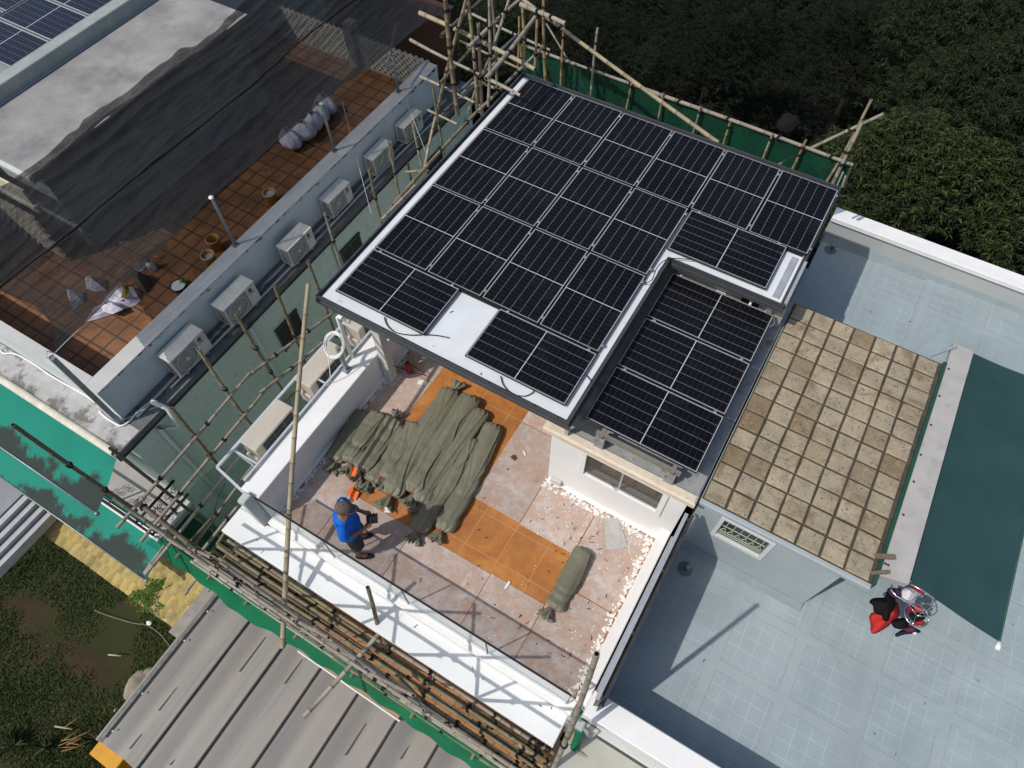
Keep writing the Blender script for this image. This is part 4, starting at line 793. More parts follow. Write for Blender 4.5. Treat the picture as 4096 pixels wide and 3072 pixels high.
def pole(p, q, r=.036, kind='tan', lab='', group=None, lash=(), bend=.012, name='bamboo_pole'):
    p = Vector(p); q = Vector(q); L = (q - p).length; d = (q - p) / L; sd = d.orthogonal().normalized(); sd = Matrix.Rotation(random.uniform(0, 6.28), 3, d) @ sd
    pts, rad, mis = [], [], []; ph = random.uniform(.7, 1.4); tap = random.uniform(.78, .92)
    def at(t): return p + d * (t * L) + sd * (bend * L * math.sin(math.pi * t * ph))
    def put(t, rr, m): pts.append(at(t)); rad.append(rr * r * lerp(1, tap, t)); mis.append(m)
    s = .27 * random.uniform(.3, 1); put(0, 1, 0)
    while s < L - .04:
        t = s / L; e = .011 / L; put(t - e, .97, 0); mis[-1] = 1; put(t - e * .4, 1.07, 1); put(t + e * .4, 1.07, 1); put(t + e, .97, 0); s += random.uniform(.30, .52)
    put(1, 1, 0); f = MB(); f.tube(pts, rad, 9, 0, False, mis)
    for e, s_ in ((0, 1), (-1, -1)):
        c = pts[e]; ax = d * s_; rr = rad[e]; k = 9; u = ax.orthogonal().normalized(); v = ax.cross(u)
        ring = lambda x, o: [c + ax * o + (u * math.cos(2 * math.pi * j / k) + v * math.sin(2 * math.pi * j / k)) * x for j in range(k)]
        vs = ring(rr, 0) + ring(rr * .68, 0) + ring(rr * .62, min(.05, L * .2)); fs = []
        for j in range(k): j2 = (j + 1) % k; fs += [(j, j2, k + j2, k + j)]
        f.add(vs, fs, 0); f.add(vs[k:], [(j, (j + 1) % k, k + (j + 1) % k, k + j) for j in range(k)] + [tuple(range(k, 2 * k))], 2)
    o = f.build(name, [BAM[kind], NODE, HOLE], loc=tuple(p)); tag(o, lab, 'bamboo pole', group)
    for t in lash:
        c = at(t); g_ = MB()
        for z_ in (-.016, .012): g_.tube([c + d * (z_ + .02 * math.sin(a * 2 + z_)) + (sd * math.cos(a) + d.cross(sd) * math.sin(a)) * r * 1.16 for a in [i * .5 for i in range(14)]], .011, 5)
        g_.tube([c + sd * r * 1.1, c + sd * (r + .05) + d * .05 + Vector((0, 0, .03))], .004, 4); g_.build('lashing', LASH, o)
    return o
def vp(top, bot, zt, zb_lo=-3.0, zb_hi=3.5):
    """an upright pole through two picture points: its top level is known, its lower end is where the sight line comes nearest the plumb line"""
    P = pz(*top, zt); best = None; z = zb_lo
    while z < min(zb_hi, zt - .2):
        Q = pz(*bot, z); e = (Q.xy - P.xy).length
        if best is None or e < best[0]: best = (e, Q)
        z += .05
    return best[1], P
T = crop(1600, 0, .27125); T3 = crop(2000, 0, .4973); T4 = crop(3000, 0, 1096 / 2204); T2 = crop(1000, 0, .4973); TB = crop(3100, 300, .27125)
G1 = 'bamboo tower behind the canopy'
def ph(c, a, b_, z0, z1, r, kind, lab, g=G1, lash=(), **kw): return pole(pz(*c(*a), z0), pz(*c(*b_), z1), r, kind, lab, g, lash, **kw)
ph(T, (290, 190), (1990, 1010), 3.5, 3.5, .048, 'tan', 'thick tan bamboo rail across the tower, jutting out over the shade net', lash=(.27, .52, .78))
ph(T, (150, 585), (1170, 1100), 3.0, 3.0, .036, 'grey', 'pale bamboo rail of the tower jutting out over the pierced end wall', lash=(.6, .95))
ph(T, (1350, 1190), (1775, 1405), 3.0, 3.0, .038, 'grey', 'pale bamboo end hanging over the corner of the back solar panel')
ph(T, (300, 1130), (1210, 1575), 1.7, 1.7, .036, 'grey', 'low bamboo rail of the tower ending over the white coping', lash=(.35, .55, .9))
ph(T, (950, 150), (2212, 740), 2.0, 2.0, .034, 'grey', 'thin pale bamboo rail along the far side of the tower', lash=(.3, .6))
ph(T, (880, 600), (1800, 1030), 1.3, 1.3, .03, 'olive', 'thin dull bamboo rail low behind the tower')
ph(T3, (165, 35), (525, 190), 4.0, 4.0, .05, 'grey', 'thick short bamboo rail topping the tower beside the long brace', lash=(.4, .7))
ph(T, (1160, 1200), (1510, 1340), 2.0, 2.0, .036, 'tan', 'short bamboo rail tucked under the canopy corner in the tower', lash=(.8,))
ph(T, (610, 530), (1215, -10), 3.75, 3.75, .042, 'dark', 'dark bamboo crosspiece on the top rail of the tower, over the net', lash=(.2, .7))
ph(T, (1010, 700), (1790, -20), 3.75, 3.75, .042, 'grey', 'grey bamboo crosspiece on the top rail of the tower, mid way', lash=(.2, .6))
ph(T, (1270, 1160), (2060, 180), 3.85, 3.85, .046, 'grey', 'thick grey bamboo crosspiece above the canopy corner', lash=(.38, .95))
ph(T, (590, 1230), (1310, 440), 2.9, 2.9, .038, 'dark', 'dark brown bamboo crosspiece in the middle of the tower', lash=(.3, .7))
ph(T, (900, 1390), (1450, 890), 1.8, 1.8, .036, 'grey', 'bamboo crosspiece below the steel pipes in the tower')
ph(T, (650, 1650), (870, 1450), 1.75, 1.75, .04, 'dark', 'short dark bamboo crosspiece beside the last air conditioner')
ph(crop(1000, 750, .4973), (1060, 260), (1330, -15), 2.2, 2.2, .036, 'grey', 'bamboo rail hugging the outer edge of the canopy, lower length')
ph(T, (-100, 3020), (1250, 1560), 2.2, 2.2, .04, 'olive', 'bamboo rail hugging the outer edge of the canopy, middle length', lash=(.5, .8))
ph(T, (1160, 1640), (2110, 700), 2.3, 2.3, .038, 'grey', 'bamboo rail running past the canopy corner into the tower', lash=(.3, .6))
for a, b_, lab in (((1320, 900), (1780, 470), 'grey green steel pipe lying across the tower'), ((870, 1370), (1160, 1080), 'grey green steel pipe end with a blue band in the tower')):
    p, q = pz(*T(*a), 2.6), pz(*T(*b_), 2.6); f = MB(); f.tube([p, q], .032, 10); tag(f.build('steel_pipe', M('pipe_steel_' + str(int(p.x * 9)), (.12, .16, .155), (.09, .12, .12), rough=.4), loc=tuple(p)), lab, 'pipe', 'steel pipes in the tower')
V = (((670, -60), (850, 1690), 4.6, .05, 'olive', 'thick upright of the tower standing beside the pierced end wall', (.3, .62, .9)), ((1010, -40), (1140, 1610), 4.4, .042, 'tan', 'upright of the tower behind the thick tan rail, third from the netting side', (.5,)),
     ((1155, 345), (1210, 1690), 3.9, .042, 'grey', 'grey open topped upright in the middle of the tower', (.45, .8)), ((1330, -40), (1300, 1565), 4.5, .036, 'grey', 'slim upright of the tower in line with the canopy corner', (.5, .75)),
     ((1355, -20), (1430, 1290), 4.2, .033, 'olive', 'slim dull upright behind the middle of the tower', ()), ((1755, 245), (1740, 980), 3.2, .026, 'yellow', 'thin yellow cane rising behind the thick crosspiece', ()), ((1805, 90), (1830, 1010), 3.9, .038, 'yellow', 'yellow bamboo upright near the dark green net edge', (.5,)),
     ((2025, 250), (1990, 1010), 3.5, .033, 'yellow', 'yellow bamboo upright under the end of the tan rail', (.3,)), ((2120, -40), (2145, 1165), 4.3, .036, 'yellow', 'tall yellow bamboo upright at the start of the green netting', (.4, .9)), ((1775, 640), (1790, 840), 2.6, .024, 'yellow', 'short thin cane behind the yellow uprights', ()))
for t, b_, zt, r, k, lab, la in V: P, Q = vp(T(*t), T(*b_), zt); pole(P, Q, r, k, lab, G1, la)
P = pz(*T(970, -30), 4.5), pz(*T(550, 1659), .7); pole(P[1], P[0], .042, 'tan', 'pale leaning bamboo brace crossing the thick upright of the tower', G1, (.45, .8))
pole(pz(*T2(1400, 1370), .2), pz(*T(560, 1600), .75), .036, 'tan', 'pale bamboo brace foot reaching down past the air conditioners', G1)
P = pz(*T(1370, 700), 3.4), pz(*T(1610, -20), 4.4); pole(P[0], P[1], .034, 'grey', 'grey leaning bamboo in the tower above the mid rail', G1, (.75,))
pole(pz(*T(1010, 1665), 1.0), pz(*T(1310, 850), 3.1), .036, 'tan', 'tan bamboo brace leaning up from the canopy edge into the tower', G1, (.6,))
# back fence
G2 = 'bamboo fence behind the canopy'
YB = 1.55
rail0, rail1 = py(2090, 180, YB), py(3412, 660, YB)
m_ = rail0.lerp(rail1, .42)
pole(rail0, m_ + Vector((.15, .03, .0)), .034, 'grey', 'pale bamboo top rail of the green netting, tower half', G2, (.2, .5, .8), .004); pole(m_, rail1, .042, 'grey', 'pale bamboo top rail of the green netting, tree half', G2, (.15, .4, .65, .9), .004)
k = 0
for t, b_, zt in (((520, 195), (490, 680), 3.6), ((785, 225), (735, 765), 3.7), ((1060, 650), (1010, 868), 2.6), ((1315, 750), (1266, 978), 2.6), ((1615, 855), (1543, 1072), 2.6), ((1850, 985), (1798, 1162), 2.5), ((2195, 1075), (2112, 1278), 2.6)):
    P = py(*T3(*t), YB - .05); Q = py(*T3(*b_), YB - .05); Q.x = lerp(Q.x, P.x, .5)
    pole(Q, P, .03 if k < 2 else .024, ('yellow', 'grey', 'yellow', 'tan', 'grey', 'yellow', 'tan')[k], ('yellow upright of the netting fence by the tower', 'tall grey upright of the netting fence under the long brace', 'short upright of the netting fence beside a dry bush', 'short upright of the netting fence just past the long brace', 'short grey upright of the netting fence where the brace ends', 'short upright of the netting fence beyond the brace end', 'short upright in the middle of the tree half of the netting fence')[k], G2, (.8,)); k += 1
P, Q = py(*T4(450, 1125), YB - .05), py(*T4(340, 1362), YB - .05); pole(Q, P, .026, 'yellow', 'short yellow upright crossing the slanting brace of the netting fence', G2, (.75, .5))
pole(pz(*T3(1755, 1148), 2.72), pz(*T3(190, -12), 3.9), .042, 'tan', 'long tan bamboo brace leaning from the tower top down to the canopy edge', G2, (.8, .93), .006)
pole(py(*T3(715, 768), YB + .2), py(*T3(370, 190), YB + .2), .024, 'grey', 'thin grey cane slanting behind the long brace', G2)
P = py(*TB(40, 1322), YB + .08), py(*TB(1605, 565), YB + .08); pole(P[0], P[1], .034, 'grey', 'pale slanting brace of the netting fence pointing at the tree', G2, (.2, .72), .006)
pole(py(*TB(765, 1570), YB + .03), py(*TB(1440, 368), YB + .03), .03, 'tan', 'tall tan upright at the tree end of the netting fence', G2, (.4, .66)); pole(py(*TB(850, 1605), YB - .06), py(*TB(1290, 690), YB - .06), .036, 'grey', 'paler doubled upright at the tree end of the netting fence', G2, (.35, .55))
for a, b_, lab in (((915, 1625), (1002, 1436), 'pale square stick beside the end uprights'), ((985, 1650), (1040, 1490), 'short pale stick at the canopy corner by the tree'), ((1010, 1655), (1115, 1372), 'thin dark stick at the canopy corner by the tree')):
    p, q = py(*TB(*a), YB - .5), py(*TB(*b_), YB - .5); f = MB(); f.bar(p, q, .035, .03); tag(f.build('wooden_stick', M('pale_stick' + str(int(p.x * 50)), (.30, .31, .29) if 'pale' in lab else (.10, .085, .06), rough=.8), loc=tuple(p)), lab, 'stick', 'sticks at the canopy corner')
f = MB()
def bn(u, v):
    P = rail0.lerp(rail1, u * 1.0); z = lerp(P.z, P.z - 4.6, v); return (P.x, P.y + .03 + .05 * nz(u * 22, v * 3) + .25 * v, z - .05 * abs(math.sin(u * 26)) * (1 - v) - .02)
f.grid(bn, 90, 16); tag(f.build('scaffold_netting', BNET, loc=tuple(m_)), 'dark green netting hung along the bamboo fence behind the canopy', 'netting')
# poles in front of the air conditioners and the lattice beside the side wall
G3 = 'bamboo lattice beside the side wall'
XS = -1.9; cA = crop(1000, 750, .4973); cB2 = crop(0, 750, .4973)
for k, (t, b_) in enumerate((((686, 1632), (890, 1884)), ((443, 1788), (1150, 2395)), ((57, 1699), (545, 2043)), ((791, 1396), (1040, 1745)), ((942, 1252), (1135, 1570)), ((1094, 1143), (1262, 1572)), ((1231, 1043), (1345, 1350)), ((1298, 852), (1366, 1062)), ((1475, 675), (1530, 900)), ((1555, 568), (1600, 800)), ((1652, 492), (1692, 684)), ((1732, 345), (1776, 620)))):
    P = px(*t, XS - .05); Q = px(*b_, XS - .05); pole(Q, P, .036 if k < 7 else .032, ('olive', 'dark', 'dark', 'tan', 'olive', 'olive', 'olive', 'grey', 'olive', 'olive', 'tan', 'olive')[k],
        ('bamboo upright of the lattice with its open top against the pale wall', 'dark bamboo upright of the lattice topping out beside the slab corner', 'dark bamboo upright rising in front of the green awning', 'tan bamboo upright ending at the fan of the first air conditioner', 'bamboo upright ending below the fan of the second air conditioner', 'bamboo upright left of the leaning long pole beside the lattice window', 'dull bamboo upright close to the canopy front corner', 'bamboo upright ending under the third air conditioner', 'bamboo upright ending under the fourth air conditioner', 'bamboo upright beside the fourth air conditioner', 'bamboo upright ending at the fan of the fifth air conditioner', 'slim bamboo upright beside the last air conditioner')[k].replace('left of', 'beside').replace('close to', 'by'), G3, ((.3, .6) if k < 7 else (.5,)), .008)
for k, (a, b_) in enumerate((((467, 2112), (1000, 1492)), ((985, 1510), (1352, 1236)), ((562, 2168), (1060, 1560)), ((1040, 1572), (1418, 1265)))):
    pole(px(*a, XS), px(*b_, XS), .036, 'grey', ('upper pale rail of the lattice with a sharpened end over the green awning', 'upper pale rail of the lattice running under the canopy front corner', 'second pale rail of the lattice with its end over the iron railing', 'second pale rail of the lattice ending near the white vent pipe')[k], G3, (.3, .65), .006)
for k, (a, b_, x) in enumerate((((580, 2300), (1100, 1640), -1.5), ((1095, 1650), (1345, 1395), -1.5), ((1345, 1395), (1422, 1312), -1.5), ((770, 2190), (1010, 1865), -1.3), ((800, 2215), (1070, 1880), -1.15), ((830, 2235), (1190, 1720), -.95))):
    pole(px(*a, x), px(*b_, x), .036, 'grey' if k in (0, 3, 4) else 'olive', ('third rail of the lattice with a long pointed end over the awning tip', 'third rail of the lattice passing behind the pale steel tube', 'short third rail of the lattice by the vent pipe', 'lower grey rail of the lattice by the corner net', 'lower grey rail of the lattice doubled by its neighbour', 'lowest rail of the lattice running under the white parapet')[k], G3, (.4,), .006)
pole(pz(*T2(1430, 885), .9), pz(*T2(1668, 998), .9), .028, 'tan', 'short tan bamboo stub beside the last air conditioner', G3); pole(pz(*T2(1245, 1385), .5), pz(*T2(1440, 1370), .5), .03, 'tan', 'short tan bamboo stub below the last air conditioners', G3)
P = px(*T2(1268, 1310), -2.4), px(*T2(1300, 1470), -2.4); pole(P[1], P[0], .03, 'dark', 'dark stub of bamboo low against the side wall', G3)
f = MB()
def ln(u, v):
    y = lerp(-10.9, -3.6, u); z = lerp(-.74 - .1 * u, -6.6, v); return (XS + .12 - .03 * math.sin(9 * u) + .10 * nz(u * 9, v * 4) + .35 * v, y, z - .06 * abs(math.sin(u * 15)) * (1 - v))
f.grid(ln, 60, 16); tag(f.build('scaffold_netting', GNET, loc=(XS, -7, -1)), 'thin green netting hanging from the bamboo lattice beside the side wall', 'netting')
# the leaning long pole and other single poles at the front
pole(pz(1130, 2590, -.35), pz(1238, 1136, 2.95), .046, 'tan', 'long bamboo pole leaning across the terrace onto the canopy corner', None, (.08,), .010)
cm = crop(1000, 2250, .4973); cg = crop(2100, 2550, .27125); cl = crop(500, 2000, .27125)
G4 = 'bamboo working platform below the white ledge'
pole(pz(*cm(1035, 548), -.35), pz(*cm(945, 200), .85), .038, 'olive', 'open topped bamboo stub standing up over the white ledge', G4, (.06,)); pole(pz(*cm(1125, 695), -1.0), pz(*cm(1040, 550), -.5), .034, 'olive', 'bamboo stub lashed below the open topped upright', G4, (.1,))
pole(pz(*cm(432, 1240), -.75), pz(*cm(1105, 500), -.55), .044, 'grey', 'thick grey bamboo crosspiece jutting out over the tin roof', G4, (.62, .93)); pole(pz(*cm(1500, 1230), -1.2), pz(*cm(1178, 900), -.6), .038, 'dark', 'dark open ended bamboo slanting over the platform', G4)
pole(pz(*cm(1905, 1530), -1.15), pz(*cm(1735, 1408), -.95), .04, 'olive', 'short open ended bamboo at the lower end of the platform', G4)
pole(pz(*cg(380, 2010), -1.1), pz(*cg(1045, 238), 4.4), .042, 'grey', 'thick grey bamboo standing up at the corner by the dark fence', G4, (.35,), .006); pole(pz(*cg(420, 1990), -1.2), pz(*cg(800, 1300), -.3), .042, 'tan', 'pale bamboo lashed low beside the thick grey one by the dark fence', G4, (.5,))
pole(pz(*cg(640, 1680), -.7), pz(*cg(790, 1520), -.5), .046, 'olive', 'bamboo butt poking through the green net by the fence', G4); pole(pz(*cg(1200, 1900), -.7), pz(*cg(740, 1670), -.6), .05, 'grey', 'pale bamboo butt at the lower edge by the beige lean-to', G4)
pole(pz(*cl(1245, 905), -1.1), pz(*cl(150, 20), -.6), .06, 'dark', 'thick dark bamboo at the corner of the green net', G4, (.1, .9)); pole(pz(*cl(1560, 1172), -1.35), pz(*cl(800, 748), -1.2), .052, 'dark', 'dark bamboo with an open end over the yellow tiles', G4, (.3,), .004)
pole(pz(*cl(640, 480), -1.0), pz(*cl(580, 455), -.9), .05, 'olive', 'bamboo butt end facing the iron railing', G4)
for k, (a, b_, z) in enumerate((((780, 980), (960, 760), -1.9), ((885, 980), (1000, 860), -2.0), ((880, 1390), (1140, 1050), -1.9), ((1220, 1340), (1380, 1150), -2.0), ((285, 1085), (660, 570), -1.4))):
    pole(pz(*cl(*a), z), pz(*cl(*b_), z + .15), .034, 'grey' if k > 1 else 'tan', ('first short pale pole end poking out over the yellow tiles', 'stubby pole end doubled beside another over the yellow tiles', 'longer pale pole end hanging over the yellow tiles', 'pole end over the stone strip by the tin roof', 'grey sharpened pole hanging over the tip of the green awning')[k], G4)
# platform: long poles side by side on two levels, cross pieces under and over them
random.seed(8)
n_ = 0
for row, (y, z, kd, r) in enumerate(((-10.08, -.95, 'olive', .038), (-10.16, -1.02, 'olive', .036), (-10.24, -.95, 'olive', .04), (-10.33, -1.05, 'tan', .034), (-10.40, -.98, 'olive', .036), (-10.49, -1.04, 'grey', .038), (-10.57, -.92, 'grey', .045), (-10.66, -1.0, 'grey', .042), (-10.72, -1.12, 'olive', .04), (-10.20, -1.28, 'olive', .04), (-10.36, -1.30, 'dark', .04), (-10.53, -1.28, 'olive', .04))):
    x = -.75 + random.uniform(0, .5) - .35 * (row > 5)
    while x < 6.0:
        L = random.uniform(2.2, 3.6); x2 = min(x + L, 6.25 + random.uniform(-.2, .1))
        j = (random.uniform(-.015, .015), random.uniform(-.02, .02)); zz = -.03 * (x > 1) + random.uniform(-.02, .02)
        pole((x, y + j[0], z + zz), (x2, y + j[1], z + zz + random.uniform(-.03, .03)), r * random.uniform(.85, 1.1), kd if random.random() < .7 else random.choice(('olive', 'grey', 'tan', 'dark')),
             'weathered bamboo pole lashed lengthwise into the platform under the white ledge', 'lengthwise poles of the platform under the white ledge', (random.uniform(.2, .4), random.uniform(.6, .85)), .004)
        x = x2 - random.uniform(-.05, .35)
for k, x in enumerate((-1.35, -.55, .35, 1.5, 2.75, 4.0, 5.2)):
    pole((x, -10.82, -1.16), (x + random.uniform(-.05, .05), -9.9, -1.16), .032, 'olive', 'cross pole lying under the lengthwise poles of the platform', 'cross poles of the platform', (), .004)
# bracing of the scaffold face that stands along the front, above the platform
G5 = 'bracing of the front scaffold face'
BR = [(x, -.3, x + 2.0 + .3 * (i % 2), 2.5) for i, x in enumerate((-.8, .9, 2.5, 3.7))] + [(x + 2.3, -.3, x, 2.6) for x in (-.5, 1.4, 3.0)] + [(x, -.4, x + .15, 1.6) for x in (-.4, 2.2, 4.4)]
for k, (x0, z0, x1, z1) in enumerate(BR):
    pole((x0, -10.60 - .02 * (k % 5), z0), (x1, -10.60 - .02 * (k % 5), z1), .028, 'grey', 'slim bamboo brace in the upright scaffold face over the platform', G5, (.5,), .004)
for z, lab in ((.45, 'lower slim handrail of the upright scaffold face'), (1.2, 'upper slim handrail of the upright scaffold face')): pole((-.75, -10.66, z), (5.6, -10.68, z + .05), .028, 'grey', lab, G5, (.3, .7), .003)
f = MB()                                        # green debris net slung under the platform
def fn(u, v):
    x = lerp(-1.9, 6.2, u); sag = .5 + .5 * nz(x * .42, 4); y = lerp(-10.68, -10.86 - .10 * sag - .10 * max(0, 1 - abs(x - .2)), v); z = lerp(-1.0, -1.55 - .25 * sag, v); return (x, y + .02 * math.sin(9 * x) * v, z - .05 * math.sin(math.pi * v))
f.grid(fn, 110, 8)
def fn2(u, v):
    x = lerp(-1.9, 6.2, u); sag = .5 + .5 * nz(x * .42, 4); y = -10.86 - .10 * sag - .10 * max(0, 1 - abs(x - .2)) + .02 * math.sin(9 * x); return (x + .05 * v, lerp(y, -10.55, v), lerp(-1.55 - .25 * sag, -1.75 - .3 * sag, v))
f.grid(fn2, 110, 5); tag(f.build('debris_net', GNETD, loc=(2, -10.7, -1.3)), 'long green debris net slung along the outer edge of the bamboo platform', 'netting')
f = MB()
cs = [pz(*cg(*q), z) for q, z in (((800, 1050), .25), ((840, 1180), .0), ((820, 1330), -.2), ((780, 1480), -.4), ((740, 1600), -.6), ((690, 1700), -.75))]; rad = [.02, .085, .07, .06, .07, .10]
f.tube(cs, rad, 10)
for v in range(len(f.v)): x, y, z = f.v[v]; f.v[v] = (x + .02 * nz(x, y, z, 14), y + .02 * nz(y, z, x, 14), z)
tag(f.build('net_bunch', GNETD, loc=tuple(cs[2])), 'bunched green net tied round the pole beside the dark fence', 'netting')
f = MB()
def fn3(u, v): P = pz(*cg(lerp(560, 760, u) - 60 * v, 1640 + 60 * u), -.8); return (P.x, P.y - .5 * v, P.z - .9 * v + .05 * math.sin(u * 9))
f.grid(fn3, 12, 8); tag(f.build('net_bunch', GNETD, loc=tuple(cs[-1])), 'loose green net trailing below the pole by the beige lean-to', 'netting')
# wires, vent pipe, rail tubes and the beige units outside the parapet
f = MB(); f.bar((-.86, -9.3, .58), (-.86, -4.6, .58), .05, .05); f.bar((-.86, -9.3, .58), (-.1, -9.42, .5), .045, .045); f.bar((-.10, -9.3, .9), (-.10, -5.4, .9), .035, .05)
for y in (-8.9, -7.0, -5.2): f.bar((-.86, y, .58), (-.1, y, .58), .03, .03); f.bar((-.84, y, .55), (-.08, y, -.1), .03, .03)
tag(f.build('steel_bracket_frame', M('white_tube', (.56, .60, .63), (.48, .52, .55), sc=4, rough=.4, met=.2), loc=(-.5, -7, .5)), 'pale square tube frame fixed outside the white parapet', 'frame')
BEIGE = M('beige_casing', (.50, .46, .39), (.45, .41, .35), sc=2.5, rough=.55, layers=[((.36, .33, .27), 5, .6, .8, .3)])
COIL = M('dark_coil', (.012, .018, .025), (.02, .028, .036), sc=2, rough=.5)
bu = None
for y, lab in ((-8.72, 'beige outdoor unit outside the parapet at the terrace corner'), (-7.22, 'beige outdoor unit outside the parapet beside the white vent pipe'), (-5.75, 'beige outdoor unit outside the parapet under the canopy front corner')):
    if bu is None:
        bu = thing('outdoor_unit', lab, 'air conditioner', (-.48, y, 0), 0, 'beige outdoor units outside the white parapet'); W, D, H = 1.0, .36, .62
        f = MB(); f.box(-D, 0, .02, -.01, W, H - .04); f.cbox(-D - .01, -.01, H - .04, .01, W + .01, H, .015); f.bar((-D, .3, H + .002), (0, .3, H + .002), .004, .004); f.build('casing', BEIGE, bu, local=True)
        f = MB(); f.box(-.012, .16, .10, -.004, W - .06, H - .06); f.build('coil_face', COIL, bu, local=True)
        f = MB()
        for i in range(3): f.bar((.002, .16, .18 + i * .14), (.002, W - .06, .18 + i * .14), .006, .006)
        for yy in (.16, .44, .70, W - .06): f.bar((.002, yy, .10), (.002, yy, H - .06), .008, .008)
        f.build('guard_wire', M('guard_grey', (.25, .27, .28)), bu, local=True)
        f = MB(); f.cbox(-D + .03, -.06, -.02, -.06, .0, .26, .02); f.build('valve_cover', BEIGE, bu, local=True)
    else: dup(bu, (-.48, y, 0), 0, lab)
cv = crop(1200, 1100, .27125)
t = thing('vent_pipe', 'white plastic vent pipe with a bent top rising from the parapet', 'pipe', tuple(pz(*cv(770, 1215), .85)))
b0 = pz(*cv(770, 1215), .85); t1 = Vector((b0.x - .02, b0.y + .02, 2.05)); f = MB(); f.tube([b0, t1, t1 + Vector((.03, .0, .05)), t1 + Vector((.26, .02, .03))], .038, 12); f.build('tube', WPLAST, t)
f = MB(); f.tube([t1 + Vector((.12 + .006 * math.cos(a), .045 * math.cos(a), .04 + .045 * math.sin(a))) for a in [i * .55 for i in range(13)]], .006, 5); f.build('red_tie', REDS, t)
t = thing('steel_stanchion', 'grey steel stanchion clamped to the parapet holding a cable coil', 'stanchion', tuple(pz(*cv(690, 1400), .85)))
b1 = pz(*cv(685, 1400), .85); f = MB(); f.bar(b1, b1 + Vector((0, 0, .75)), .06, .06); f.build('tube', STEEL, t)
f = MB(); f.cbox(b1.x - .07, b1.y - .07, .85, b1.x + .07, b1.y + .07, .90, .01); f.build('foot_clamp', STEEL, t)
cc = b1 + Vector((-.04, -.02, .80)); f = MB(); pts_ = []
for i in range(420): a = i * .21; rr = .19 + .022 * math.sin(i * .047) + .004 * math.sin(i * .9); pts_.append(cc + Vector((rr * math.cos(a), rr * .8 * math.sin(a), .16 * math.sin(a) + .025 * math.sin(i * .031))))
f.tube(pts_, .006, 5); f.tube([cc + Vector((-.05, -.15, -.1)), cc + Vector((0, -.3, -.5)), cc + Vector((-.02, -.36, -.75))], .009, 5); tag(f.build('cable_coil', WPLAST, loc=tuple(cc)), 'thick coil of white cable hung on the steel stanchion', 'cable coil')
cable([pz(*cg(*q), z) for q, z in (((-20, 1), .8), ((0, 0), .8))] if False else [(-.55, -9.45, .55), (-.75, -9.75, .0), (-.95, -10.1, -.9)], .006, BLACK, 'thin black wire tied from the terrace corner to the platform', name='wire', cat='wire')
for a, b_, lab in (((740, 815), (975, 1720), 'thin white line strung from the parapet down past the fourth air conditioner'), ((1245, 780), (1420, 1240), 'thin white line strung past the last air conditioner')):
    A, B = pz(*T2(*a), .92), px(*T2(*b_), -2.2); f = MB(); f.tube([A, B], .006, 5); tag(f.build('string_line', M('white_line_' + str(a[0]), (.55, .55, .52)), loc=tuple(A)), lab, 'line')
# ================================================================ things at the foot of the terrace house
def cloth_mat(name, c1, c2, dirt):
    s = Mat(name, 'Object'); col = s.ramp(s.noise(1.2, 4), [(.35, c1), (.65, c2)])
    sx = nd(s.nt, 'ShaderNodeMapping'); sx.inputs['Scale'].default_value = (1.6, .8, 1); s.L.new(s.raw, sx.inputs[0])
    sp = nd(s.nt, 'ShaderNodeSeparateXYZ'); s.L.new(s.raw, sp.inputs[0]); v = s.math('ADD', s.math('MULTIPLY_ADD', sp.outputs[1], -.26, s.noise(.62, 4, .6)), s.math('MULTIPLY_ADD', s.noise(3.2, 9, .8, .2, co=sx.outputs[0]), .34, -.17)); d = s.ramp(v, [(.575, 0.0), (.63, .95)])
    return s.fin(s.mix(d, col, dirt), .7, .25)
TEAL = cloth_mat('teal_tarp', (.004, .21, .155), (.004, .18, .13), (.022, .026, .024))
def awning(name, fn, lab, bar):
    t = thing('fabric_awning', lab, 'awning', fn(.5, .5)); f = MB(); f.grid(fn, 40, 12); f.build('fabric', TEAL, t)
    f = MB(); f.tube(bar, .02, 8); f.lathe([(0, 0), (.045, 0), (.045, .05), (.02, .07), (0, .07)], (bar[-1][0], bar[-1][1], bar[-1][2] - .02), 10); f.build('front_bar', STEEL, t); return t
awning('a1', lambda u, v: (lerp(-8.5, -3.22 + .02 * v, u), lerp(-10.0, -10.94, v), lerp(-.34, -1.0, v) - .03 * math.sin(math.pi * v) + .006 * math.sin(u * 30)), 'upper teal fabric awning with black mould under the stained slab', [(-8.5, -10.95, -1.0), (-5.8, -10.95, -1.0), (-3.18, -10.95, -1.0)])
awning('a2', lambda u, v: (lerp(-9.5, -2.92 + .02 * v, u), lerp(-10.55, -11.47, v), lerp(-2.95, -3.45, v) - .03 * math.sin(math.pi * v) + .006 * math.sin(u * 30)), 'lower teal fabric awning with black mould over the yellow tiles', [(-9.5, -11.48, -3.45), (-6, -11.48, -3.45), (-2.88, -11.48, -3.45)])
f = MB(); f.box(-8, -10.74, -3.15, -3.0, -9.7, -3.0); f.box(-8, -10.74, -2.999, -3.0, -10.62, -2.93, 1); f.box(-3.12, -10.62, -2.999, -3.0, -9.7, -2.93, 1)
f.build('balcony_floor', [M('balcony_grey', (.40, .38, .37), (.34, .33, .32), sc=2, rough=.8), WHITE], lh)
t = thing('iron_railing', 'black wrought iron balcony railing with leaf scrolls between the two teal awnings', 'railing', (-3.3, -10.6, -2.95))
f = MB()
for z in (-2.0, -2.75): f.bar((-3.08, -10.68, z), (-3.08, -9.60, z), .05, .035); f.bar((-7.5, -10.68, z), (-3.055, -10.68, z), .05, .035)
f.build('rail', IRON, t)
